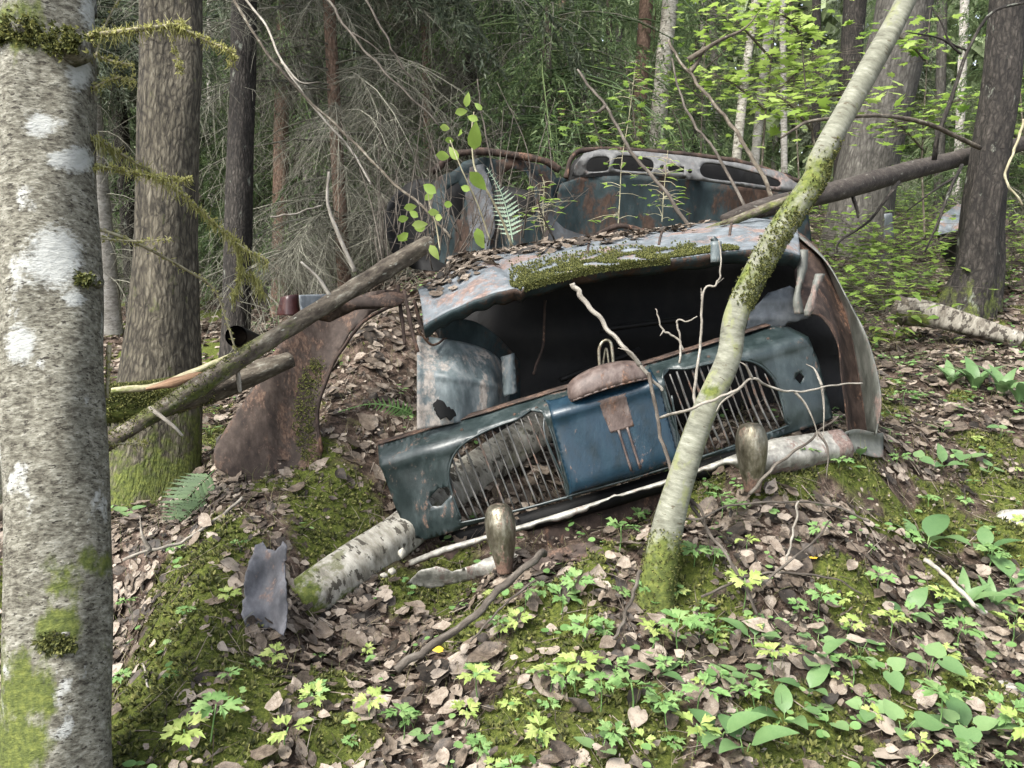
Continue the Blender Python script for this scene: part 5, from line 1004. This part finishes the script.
stick('slim branch slanting down towards the dusty doors of the far wreck', [(322, -10, 5.0), (345, 25, 4.9), (375, 62, 4.8), (410, 95, 4.7), (440, 125, 4.7)], 1.8, 1.2, 'twig', [[(352, 33, 4.9), (372, 45, 4.9), (388, 60, 4.9)]], 'leaning_branch')
stick('dark slim branch falling towards the sapling between the wrecks', [(360, -10, 4.6), (385, 35, 4.5), (398, 60, 4.5), (415, 82, 4.5)], 1.5, 1.1, 'twig', (), 'leaning_branch')
stick('grey crooked branch leaning across the dashboard to the bonnet', [(578, 70, 3.9), (590, 88, 3.8), (606, 106, 3.7), (618, 128, 3.6), (630, 150, 3.5), (655, 180, 3.4), (690, 226, 3.3)], 1.6, 2.4, 'twig', [[(606, 106, 3.7), (598, 112, 3.7), (590, 112, 3.7)]], 'leaning_branch')
stick('thin dark stem leaning over the dashboard, middle one of three', [(672, 60, 3.8), (681, 97, 3.7), (694, 125, 3.6), (712, 148, 3.5), (748, 210, 3.35)], 1.3, 2.0, 'twig', (), 'leaning_branch')
stick('stout dark forked branch leaning over the dashboard from the saplings', [(668, 40, 3.9), (680, 62, 3.8), (698, 84, 3.7), (716, 106, 3.6), (734, 128, 3.5), (756, 165, 3.4), (776, 202, 3.3)], 1.8, 2.8, 'pole', [[(688, 60, 3.75), (719, 41, 3.7), (745, 28, 3.7), (762, 8, 3.7)], [(690, 72, 3.75), (700, 58, 3.75), (705, 40, 3.75)]], 'leaning_branch')
stick('thin leaning stem at the right edge beside the flaking trunk', [(1024, 120, 4.2), (1015, 150, 4.2), (1006, 178, 4.2), (1024, 205, 4.2)], 1.8, 1.4, 'mosstwig')
stick('pale bare stick reaching out from the slim reddish trunk', [(271, 217, 5.5), (295, 213, 5.6), (321, 206, 5.8)], 1.3, 1.1, 'paletwig')
stick('black thin stem rising from the sapling between the wrecks', [(515, 235, 3.4), (500, 200, 3.4), (492, 165, 3.4), (482, 118, 3.4), (478, 80, 3.4)], 1.2, .9, 'twig')
for i, (px, py, r, lab) in enumerate([(905, 525, 0, '')]): pass

# stones
def stone(label, px, py, rpx, d=None):
    g_ = G(px, py); d = project(g_)[2]; r = rpx * d / FPX; gg = np.random.default_rng(int(px)); k = [(gg.normal(0, 1, 3), gg.uniform(0, 6)) for _ in range(6)]
    u, v = np.meshgrid(np.linspace(0, 2 * np.pi, 25)[:-1], np.linspace(0, np.pi, 14)); n_ = np.stack([np.cos(u) * np.sin(v), np.sin(u) * np.sin(v), np.cos(v)], -1).reshape(-1, 3)
    rr = 1 + .12 * sum(np.sin(2 * (n_ @ a) + b) for a, b in k) * .5; V = g_ + n_ * rr[:, None] * r * np.array([1, .8, .65]) ; F = [(j * 24 + i, j * 24 + (i + 1) % 24, (j + 1) * 24 + (i + 1) % 24, (j + 1) * 24 + i) for j in range(13) for i in range(24)]
    o = obj('stone', V, F, M['stone'], None, True, rustattr(V), loc=g_); tag(o, label, 'stone')
stone('rounded grey stone at the frame edge among broad leaves', 1018, 525, 22); stone('small pale stone on the moss in the near middle', 572, 752, 15); stone('grey mossy stone at the very near right edge', 1010, 690, 13)

# ================================================================== PLANTS
print('plants')
LM = {'the leaning pole trunk foot': (655, 600), 'the overrider beside the torn bumper': (500, 560), 'the overrider near the bumper end': (752, 480), 'the long birch log end': (305, 600), 'the pale lichen trunk foot': (70, 740), 'the grey scrap sheet': (266, 625),
      'the thick weathered stick': (450, 635), 'the bumper end': (870, 440), 'the short birch log': (950, 335), 'the greyish fallen stick': (955, 590), 'the stout furrowed spruce': (160, 470), 'the grey mossy stone': (1010, 690), 'the small pale stone': (572, 752), 'the rusty wing': (265, 490)}
ORD = ['nearest', 'second nearest', 'third nearest', 'fourth nearest', 'fifth nearest', 'sixth nearest', 'seventh nearest', 'eighth nearest', 'ninth nearest', 'tenth nearest', 'eleventh nearest', 'twelfth nearest', 'thirteenth nearest', 'fourteenth nearest']
def lobed(n=3):
    """one anemone leaflet: three toothed lobes"""
    pts = [(0, 0), (.07, .22), (.22, .38), (.27, .62), (.17, .56), (.15, .66), (.20, .86), (.10, .80), (0, 1.05)]
    return pts + [(-x, y) for x, y in pts[-2:0:-1]]
def make_leaf_ring(n, base_len, tilt, outl, g, droop=.25, center=(0, .45), leaflets=1):
    VV = []; FF = []; n0 = 0
    for i in range(n):
        a = 2 * math.pi * i / n + g.normal(0, .18); tv, tf = fan(outl, -droop, .12, center)
        for q in range(leaflets):
            da = (q - (leaflets - 1) / 2) * .75; s = base_len * g.uniform(.8, 1.15) * (1 if q == (leaflets - 1) / 2 else .86)
            ti = tilt + g.normal(0, .12); Rx = np.array(Matrix.Rotation(ti, 3, 'X')); Rz = np.array(Matrix.Rotation(a + da, 3, 'Z'))
            v = tv * s @ Rx.T @ Rz.T + np.array([-math.sin(a), math.cos(a), 0]) * (.16 * base_len if leaflets > 1 else .05 * base_len); VV.append(v); FF.append(tf + n0); n0 += len(v)
    return np.vstack(VV), np.vstack(FF)
def plant_proto(kind, seed):
    g = np.random.default_rng(seed); root = bpy.data.objects.new({'a': 'wood_anemone', 'y': 'wood_anemone', 'b': 'broad_leaf_plant', 'l': 'lily_plant', 'h': 'heart_leaf_seedling'}[kind], None); COL.objects.link(root)
    st = MB()
    if kind in 'ay':
        H = g.uniform(.05, .085); st.tube([(0, 0, -.02), (.006, .004, H * .5), (0, 0, H)], [.0013, .001], 5, 6); V, F = make_leaf_ring(3, .036, .1, lobed(), g, .3, leaflets=3 if seed % 2 else 2); V = V + np.array([0, 0, H])
        V[:, 2] += g.normal(0, .0018, len(V))
    elif kind == 'b':
        VV = []; FF = []; n0 = 0
        for i in range(3):
            a = i * 2.2 + g.uniform(0, 1); L = g.uniform(.075, .12); tv, tf = leaf_ovate(.27, -.45, .25, 7); Rx = np.array(Matrix.Rotation(g.uniform(.2, .75), 3, 'X')); Rz = np.array(Matrix.Rotation(a, 3, 'Z')); b_ = np.array([-math.sin(a) * .012, math.cos(a) * .012, .035]); v = tv * L @ Rx.T @ Rz.T + b_; VV.append(v); FF.append(tf + n0); n0 += len(v); st.tube([(0, 0, -.02), b_ * .6, b_], [.0016, .0012], 5, 5)
        V, F = np.vstack(VV), np.vstack(FF)
    elif kind == 'l':
        VV = []; FF = []; n0 = 0
        for i in range(6):
            a = i * 1.05 + g.uniform(0, .6); L = g.uniform(.16, .27); tv, tf = leaf_ovate(.17, -.75, .35, 9); Rx = np.array(Matrix.Rotation(g.uniform(.5, 1.25), 3, 'X')); Rz = np.array(Matrix.Rotation(a, 3, 'Z')); b_ = np.array([-math.sin(a) * .01, math.cos(a) * .01, .03]); v = tv * L @ Rx.T @ Rz.T + b_; VV.append(v); FF.append(tf + n0); n0 += len(v); st.tube([(0, 0, -.03), b_], [.003, .002], 5, 4)
        V, F = np.vstack(VV), np.vstack(FF)
    else:
        VV = []; FF = []; n0 = 0; H = .05
        for i in range(3):
            a = i * 2.1 + g.uniform(0, 1); L = g.uniform(.036, .052); tv, tf = leaf_heart(); Rx = np.array(Matrix.Rotation(g.uniform(-.2, .35), 3, 'X')); Rz = np.array(Matrix.Rotation(a, 3, 'Z')); b_ = np.array([-math.sin(a) * .014, math.cos(a) * .014, H * g.uniform(.6, 1.1)]); v = tv * L @ Rx.T @ Rz.T + b_; VV.append(v); FF.append(tf + n0); n0 += len(v); st.tube([(0, 0, -.02), b_ * np.array([.4, .4, .6]), b_], [.0012, .0008], 5, 6)
        V, F = np.vstack(VV), np.vstack(FF)
    lv = obj('leaves', V, F, M[{'a': 'anem', 'y': 'anemy', 'b': 'broad', 'l': 'broad', 'h': 'broad'}[kind]], root); st.build('stem', M['anem'], root); return root
PL = {k: [plant_proto(k, s) for s in (1, 2, 3)] for k in 'aybhl'}; pused = set()
spots = {'a': [(617, 561, 1.5), (579, 600, 1.2), (555, 624, 1.35), (527, 612, 1.1), (590, 648, 1.2), (628, 735, 1.7), (682, 662, 1.5), (710, 660, 1.3), (691, 580, 1.2), (709, 573, 1.1), (905, 410, 1.0), (840, 480, 1.0), (700, 645, 1.1), (800, 478, 1.2), (560, 700, .9), (610, 690, 1.0), (668, 740, 1.2), (720, 520, 1.0), (735, 525, 1.0), (545, 690, .8), (500, 640, .8), (130, 620, .8), (125, 690, .8), (210, 750, 1.3), (400, 750, 1.2), (240, 560, .7), (175, 560, .8), (850, 690, 1.2), (960, 655, 1.2), (985, 575, 1.2), (820, 620, 1.0), (880, 600, 1.0), (930, 520, .9), (700, 720, 1.3), (760, 730, 1.3), (935, 740, 1.4), (990, 735, 1.4), (640, 525, .8), (820, 545, .9), (900, 475, .9), (640, 610, .9), (600, 720, 1.1)],
         'y': [(647, 654, 1.1), (549, 700, 1.3), (579, 704, 1.3), (482, 712, 1.2), (531, 748, 1.1), (741, 614, 1.3), (889, 642, 1.2), (940, 618, 1.3), (1002, 656, 1.4), (779, 690, 1.3), (520, 632, .9), (372, 722, .9), (195, 762, 1.3), (290, 760, 1.2), (750, 560, 1.0), (845, 640, .9), (1005, 755, 1.4), (690, 760, 1.4), (460, 735, .9), (270, 668, .9), (965, 700, 1.0)],
         'b': [(655, 682, .9), (755, 650, 1.1), (745, 757, 1.15), (806, 700, 1.0), (785, 730, 1.1), (925, 555, 1.6), (985, 560, 1.3), (560, 525, .5), (905, 620, 1.0), (820, 665, .9), (1010, 590, 1.3), (720, 745, 1.1), (940, 470, .8), (860, 462, .8), (970, 745, 1.2)],
         'h': [(928, 680, 1.2), (880, 682, 1.2), (860, 662, 1.0), (809, 671, 1.0), (818, 648, .9), (900, 745, 1.25), (966, 745, 1.25), (940, 440, 1.1), (965, 470, 1.2), (915, 470, 1.1), (1000, 440, 1.0), (985, 480, 1.0), (770, 640, 1.0), (740, 690, 1.0), (830, 735, 1.1), (720, 690, .9), (650, 720, .8), (115, 470, 1.4), (210, 440, 1.4), (125, 525, 1.2), (200, 412, 1.4), (890, 440, .8), (870, 720, 1.0), (1015, 630, 1.1), (600, 770, 1.0), (480, 680, .7), (430, 745, .8)],
         'l': [(975, 392, 1.25), (1000, 398, 1.2), (950, 385, .9), (1018, 405, 1.1), (958, 612, .85), (990, 610, .8)]}
KN = {'a': 'green wood anemone', 'y': 'yellowish wood anemone', 'b': 'broad leaved plant', 'h': 'heart leaved seedling', 'l': 'tuft of lily leaves'}
GN = {'a': 'green wood anemones on the forest floor', 'y': 'yellowish wood anemones on the forest floor', 'b': 'broad leaved plants on the forest floor', 'h': 'heart leaved seedlings on the forest floor', 'l': 'tufts of lily leaves'}
for kd, L in spots.items():
    by = {}
    for s in L:
        nm = min(LM, key=lambda k_: math.hypot(LM[k_][0] - s[0], LM[k_][1] - s[1])); by.setdefault(nm, []).append((math.hypot(LM[nm][0] - s[0], LM[nm][1] - s[1]), s))
    for nm, ls in by.items():
        for i, (_, s) in enumerate(sorted(ls)):
            v = random.randrange(3); pr = PL[kd][v]; o = pr if (kd, v) not in pused else copy_tree(pr); pused.add((kd, v))
            g_ = G(s[0], s[1]); o.location = tuple(g_); sc = s[2] * random.uniform(.9, 1.1) * {'a': 1.25, 'y': 1.2, 'b': .95, 'h': 1.1, 'l': .62}[kd]; o.scale = (sc, sc, sc); o.rotation_euler = (random.gauss(-.12, .12), random.gauss(0, .12), random.uniform(0, 6.28))
            tag(o, f'{KN[kd]}, {ORD[i]} of its kind to {nm}', 'plant', GN[kd])
for kd in PL:
    for v in range(3):
        if (kd, v) not in pused:
            for c_ in list(PL[kd][v].children): bpy.data.objects.remove(c_)
            bpy.data.objects.remove(PL[kd][v])
# filler anemones that nothing tells apart
fr2 = np.random.default_rng(12); protos_a = [o for o in bpy.data.objects if o.name.startswith('wood_anemone') and o.parent is None]
for i in range(95):
    px, py = (fr2.uniform(430, 1030), fr2.uniform(600, 790)) if i < 62 else ((fr2.uniform(690, 1030), fr2.uniform(440, 620)) if i < 82 else (fr2.uniform(110, 420), fr2.uniform(560, 780)))
    o = copy_tree(protos_a[fr2.integers(0, len(protos_a))]); g_ = G(px, py); o.location = tuple(g_); sc = fr2.uniform(.55, 1.15); o.scale = (sc, sc, sc * fr2.uniform(.6, 1)); o.rotation_euler = (fr2.normal(-.1, .2), fr2.normal(0, .2), fr2.uniform(0, 6.28))
    yl = any(m_.name.startswith('yellowish') for c_ in o.children for m_ in c_.data.materials)
    tag(o, 'small yellowish anemone scattered among the dead leaves' if yl else 'small green anemone scattered among the dead leaves', 'plant', 'small yellowish anemones among the leaves' if yl else 'small green anemones among the leaves')
# fallen yellow leaves
for px, py, lab in [(811, 566, 'bright yellow fallen leaf on the litter behind the green plants'), (437, 659, 'small yellow fallen leaf beside the thick weathered stick'), (1018, 412, 'yellow fallen leaf below the lily tufts'), (437, 684, 'half yellow brown fallen leaf in front of the thick weathered stick')]:
    tv, tf = leaf_dead(3); g_ = G(px, py); V, F = scatter(tv, tf, np.array([g_ + np.array([0, 0, .03])]), rotm(1, .5), [.034]); tag(obj('fallen_leaf', V, F, M['yellowleaf'], loc=g_), lab, 'leaf')
# ferns
def fern(label, pts, mat, wid, cat='fern', npair=16):
    q = fit(np.array([P(*p) for p in pts]), 60); t = thing('fern', q[0], label, cat); MB().tube(q, [.003, .001], 5, 20).build('rachis', M[mat], t)
    VV = []; FF = []; n0 = 0; T = np.gradient(q, axis=0); T /= np.linalg.norm(T, axis=1)[:, None]; nrm = np.cross(T, RT if abs(T[30] @ RT) < .7 else UP * .6 - FW * .6); nrm /= np.linalg.norm(nrm, axis=1)[:, None]
    outl = [(0, 0), (.06, .1), (.10, .18), (.06, .22), (.095, .34), (.055, .38), (.08, .52), (.04, .57), (.05, .72), (.025, .77), (0, 1)]; outl = outl + [(-x, y) for x, y in outl[-2:0:-1]]; tv, tf = fan(outl, -.1, .1, (0, .5))
    for i in range(npair):
        k = int(6 + 53 * i / npair); s = wid * math.sin(min(1, .25 + i / npair * 1.1) * math.pi * .9 + .15)**.8 if i < npair * .9 else wid * .25
        side = np.cross(T[k], nrm[k]); side /= np.linalg.norm(side)
        for sg in (-1, 1):
            yv = side * sg + T[k] * .45 + np.array([0, 0, -.15]); yv /= np.linalg.norm(yv); zv = np.cross(T[k], yv) * sg; zv /= np.linalg.norm(zv) + 1e-9; xv = np.cross(yv, zv)
            v = (tv[:, :1] * xv + tv[:, 1:2] * yv + tv[:, 2:3] * zv) * abs(s) * 1.1 + q[k]; VV.append(v); FF.append(tf + n0); n0 += len(v)
    obj('pinnae', np.vstack(VV), np.vstack(FF), M[mat], t)
fern('pale arching fern frond hanging between the bonnet and the far wreck', [(513, 243, 3.0), (508, 215, 3.0), (500, 190, 2.98), (487, 168, 2.96)], 'palefern', .055)
fern('small green fern frond on the leafy bank above the blue nose corner', [(415, 416, 2.75), (398, 408, 2.72), (370, 404, 2.7), (338, 412, 2.68)], 'fern', .05)
fern('dark green fern on the litter at the foot of the stout spruce', [(215, 470, 2.9), (195, 490, 2.86), (175, 515, 2.82), (165, 535, 2.8)], 'darkfern', .11)
fern('lower dark green fern beside the moss bank', [(210, 495, 2.8), (190, 512, 2.76), (172, 528, 2.74), (150, 530, 2.72)], 'darkfern', .09)

# saplings with separate leaves
def sapling(name, label, stems, mat, leaf, size, n, seed, spread=.10, group=None, tilt=.35, woody='twig', cat='sapling', r0=.006, t0=.3, clump=None):
    g = np.random.default_rng(seed); q0 = np.array([P(*p) for p in stems[0]]); gz = h1(*q0[0][:2]); t = thing(name, q0[0], label, cat, group); mb = MB(); pos = []
    for s_ in stems:
        q = np.array([P(*p) for p in s_]); mb.tube(q, [r0, r0 * .3], 6, 24, .08, seed=seed); c = fit(q, 120); k = n // len(stems)
        i = (g.uniform(t0, 1, k) * 119).astype(int); off = g.normal(0, 1, (k, 3)) * np.array([spread, spread, spread * .35]); pos.append(c[i] + off)
        for a, b in list(zip(c[i], c[i] + off))[:60]: mb.tube([a, (a + b) / 2 + np.array([0, 0, .01]), b], [.0016, .0007], 4, 5, cap=False)
    pos = np.vstack(pos); tv, tf = leaf; Rm = rotm(len(pos), tilt, g); V, F = scatter(tv - np.array([0, .1, 0]), tf, pos, Rm, g.uniform(.6, 1.15, len(pos)) * size)
    obj('leaves', V, F, M[mat], t); mb.build('stem', M[woody], t); return t
OV = leaf_ovate(.27, -.25, .2, 6); MP = leaf_maple(); RD = leaf_round()
# sapling between the wrecks: hand placed leaves
t = thing('sapling', P(516, 240, 2.9), 'thin sapling with fresh yellow green leaves growing between the two wrecks', 'sapling'); mb = MB()
for s_, w in [([(512, 246, 2.9), (500, 215, 2.85), (484, 185, 2.8), (474, 165, 2.8), (472, 130, 2.8), (474, 112, 2.8)], .005), ([(490, 240, 2.8), (478, 205, 2.75), (462, 170, 2.7), (450, 140, 2.7)], .0035), ([(440, 250, 2.7), (436, 225, 2.7), (430, 205, 2.7), (428, 190, 2.7)], .003)]: mb.tube([P(*p) for p in s_], [w, w * .4], 7, 24, .1)
mb.build('stem', M['mosstwig'], t)
g = np.random.default_rng(77); VV = []; FF = []; n0 = 0
for px, py, s, rot_, ti in [(455, 113, .055, 1.3, .3), (466, 107, .05, .2, .5), (478, 120, .05, -1.2, .3), (440, 127, .05, 1.6, .2), (462, 133, .05, -1.2, .1), (445, 140, .045, 1.5, .2), (436, 155, .07, 1.6, .1), (470, 172, .09, 2.4, .9), (474, 150, .10, .1, 1.2), (477, 228, .075, 2.9, .9), (476, 235, .06, 2.6, 1.0), (436, 193, .07, -1.0, .4), (425, 200, .05, .8, .4), (398, 220, .05, 1.3, .3), (404, 208, .055, 1.4, .3), (412, 225, .06, 1.5, .2), (418, 217, .05, -1.0, .5), (425, 228, .055, -1.6, .2), (397, 236, .05, 2.0, .4), (408, 233, .05, -2.2, .4), (430, 245, .06, 2.6, .8), (442, 218, .05, -1.4, .2), (452, 205, .05, -1.4, .2), (428, 212, .05, 1.6, .3), (470, 190, .05, -1.2, .5), (458, 160, .06, -.6, .7), (482, 110, .04, -.8, .5)]:
    tv, tf = OV; Rz = np.array(Matrix.Rotation(rot_, 3, 'Y')); Rx = np.array(Matrix.Rotation(-.9 + ti + g.normal(0, .2), 3, 'X')); v0 = tv @ np.array(Matrix.Rotation(R(90), 3, 'X')).T   # leaf in XZ plane, tip +Z
    v = v0 @ Rx.T @ Rz.T * s + P(px, py, 2.72 + g.normal(0, .04)); VV.append(v); FF.append(tf + n0); n0 += len(v)
obj('leaves', np.vstack(VV), np.vstack(FF), M['fresh'], t)
sapling('sapling', 'slender sapling with tiered narrow leaves standing before the dashboard', [[(618, 228, 3.6), (620, 195, 3.6), (622, 160, 3.6), (630, 110, 3.6), (636, 60, 3.6)], [(662, 222, 3.6), (664, 190, 3.6), (668, 150, 3.6)], [(545, 232, 3.6), (543, 205, 3.6), (545, 180, 3.6)]], 'under', OV, .06, 90, 5, .07, None, .2, 'mosstwig', r0=.003, t0=.05)
sapling('sapling', 'bright leafed sapling rising behind the dashboard near the pale birch', [[(640, 190, 5.2), (634, 120, 5.2), (625, 60, 5.2)], [(612, 190, 5.2), (600, 140, 5.2), (585, 100, 5.2)], [(690, 190, 5.4), (680, 130, 5.4), (662, 90, 5.4)]], 'under', MP, .085, 130, 6, .16, None, .3)
mapl = [('tall maple sapling with bright layered leaves above the dashboard', [[(760, 200, 5.6), (765, 120, 5.6), (772, 50, 5.6), (778, -30, 5.6)], [(768, 100, 5.6), (800, 70, 5.5), (830, 50, 5.5)], [(766, 110, 5.6), (735, 85, 5.5), (712, 75, 5.5)], [(772, 60, 5.6), (745, 30, 5.5), (725, 10, 5.5)]], 200, .17),
        ('maple sapling with bright leaves close behind the leaning pole trunk', [[(820, 210, 5.0), (815, 150, 5.0), (806, 90, 5.0), (800, 20, 5.0)], [(812, 130, 5.0), (790, 105, 4.9), (776, 95, 4.9)], [(808, 100, 5.0), (840, 95, 5.0), (862, 100, 5.0)], [(803, 40, 5.0), (790, 20, 4.9), (775, 12, 4.9)]], 150, .14),
        ('bright maple sapling between the broad grey trunk and the dark flaking trunk', [[(925, 240, 6.4), (922, 160, 6.4), (926, 80, 6.4), (930, 10, 6.4)], [(923, 150, 6.4), (905, 130, 6.3), (890, 120, 6.3)], [(924, 120, 6.4), (945, 105, 6.3), (965, 100, 6.3)], [(925, 60, 6.4), (905, 40, 6.3), (880, 30, 6.3)]], 170, .18),
        ('leafy sapling at the frame edge beyond the dark flaking trunk', [[(1030, 250, 6.6), (1026, 170, 6.6), (1020, 80, 6.6), (1022, 0, 6.6)], [(1024, 150, 6.6), (1010, 130, 6.5), (1000, 120, 6.5)]], 110, .2),
        ('pale leafed sapling further back between thin pale birch and dark brown trunk', [[(800, 200, 8.5), (796, 120, 8.5), (792, 40, 8.5), (790, -20, 8.5)], [(795, 100, 8.5), (815, 80, 8.5), (830, 70, 8.5)], [(795, 90, 8.5), (765, 70, 8.5), (740, 60, 8.5)]], 190, .26),
        ('wispy leafed sapling behind the pale blotched birch', [[(700, 190, 8.8), (702, 110, 8.8), (706, 30, 8.8), (710, -20, 8.8)], [(703, 100, 8.8), (680, 80, 8.8), (660, 70, 8.8)], [(704, 70, 8.8), (725, 50, 8.8), (735, 35, 8.8)]], 160, .26)]
for i, (lab, st, n_, sp_) in enumerate(mapl): sapling('maple_sapling', lab, st, 'fresh' if i in (0, 1) else 'under', MP, .115, int(n_ * 1.35), 40 + i, sp_, None, .3, 'pole', r0=.010, t0=.25)
# tangle of dead stems over the dusty doors of the far wreck
g = np.random.default_rng(88)
for lab, x0, x1, n_ in (('tangle of thin dead stems in front of the dark cavity of the far wreck', 372, 450, 34), ('loose thin dead stems in front of the far wreck doors', 450, 560, 26)):
    t = thing('dead_shrub', P((x0 + x1) / 2, 262, 3.9), lab, 'dead shrub'); mb = MB()
    for i in range(n_):
        a = g.uniform(x0, x1); d_ = g.uniform(3.5, 4.1); b = a + g.normal(0, 26); y0 = g.uniform(225, 272); y1 = y0 - g.uniform(40, 150)
        q = np.array([P(a, y0 + 6, d_), P((a + b) / 2 + g.normal(0, 9), (y0 + y1) / 2, d_ + g.normal(0, .06)), P(b, y1, d_ + g.normal(0, .1))]); mb.tube(q, [g.uniform(.0025, .005), .0012], 5, 12, .12, seed=i)
        for k in range(3):
            f = fit(q, 30)[g.integers(8, 28)]; mb.tube([f, f + np.array([g.normal(0, .07), g.normal(0, .05), g.normal(0, .06)])], [.0016, .0007], 4, 4)
    mb.build('twigs', M['twig'], t)
# low bushes in the undergrowth at the back
bush = [('low green bush behind the outer wing of the wreck', 848, 262, 5.2, 100), ('low green bush close in front of the broad grey trunk', 872, 232, 6.6, 120), ('low bush beside the pale bluish scrap', 905, 250, 6.0, 120), ('low bush between the scrap and the small dark wreck', 922, 222, 7.4, 110), ('spreading low bush behind the short birch log', 905, 280, 5.4, 90), ('low bush beyond the outer wing further up the slope', 838, 215, 8.0, 120), ('green low bush right of the flaking trunk foot', 1012, 290, 5.6, 110), ('farther low bush at the frame edge beyond the flaking trunk', 1018, 240, 7.5, 120), ('low bush between the leaning pole trunk and the broad grey one', 838, 240, 6.2, 120), ('low bush in the gap left of the small dark wreck', 905, 205, 8.4, 130), ('low bush just behind the short birch log tip', 890, 292, 5.0, 70), ('low bush under the arching branch', 930, 195, 9.5, 130), ('low bush at the far foot of the broad grey trunk', 870, 200, 9.8, 110), ('tiny low bush beside the outer wing rim', 868, 300, 4.4, 50)]
for i, (lab, px, py, d, n_) in enumerate(bush):
    b_ = P(px, py, d); gz = h1(b_[0], b_[1]); b_[2] = gz; px0, py0, d0 = project(b_); hp_ = .55 * FPX / d0 * (.6 if d < 5.5 else 1)
    sapling('low_bush', lab, [[(px0, py0, d0), (px0 - hp_ * .2, py0 - hp_ * .6, d0), (px0 - hp_ * .5, py0 - hp_, d0 + .1)], [(px0, py0, d0), (px0 + hp_ * .3, py0 - hp_ * .5, d0), (px0 + hp_ * .7, py0 - hp_ * .8, d0 - .1)], [(px0, py0, d0), (px0, py0 - hp_ * .7, d0)]], 'under', OV if i % 2 else MP, .085, int(n_ * 1.8), 70 + i, .19, None, .3, 'twig', 'bush', .004, .15)
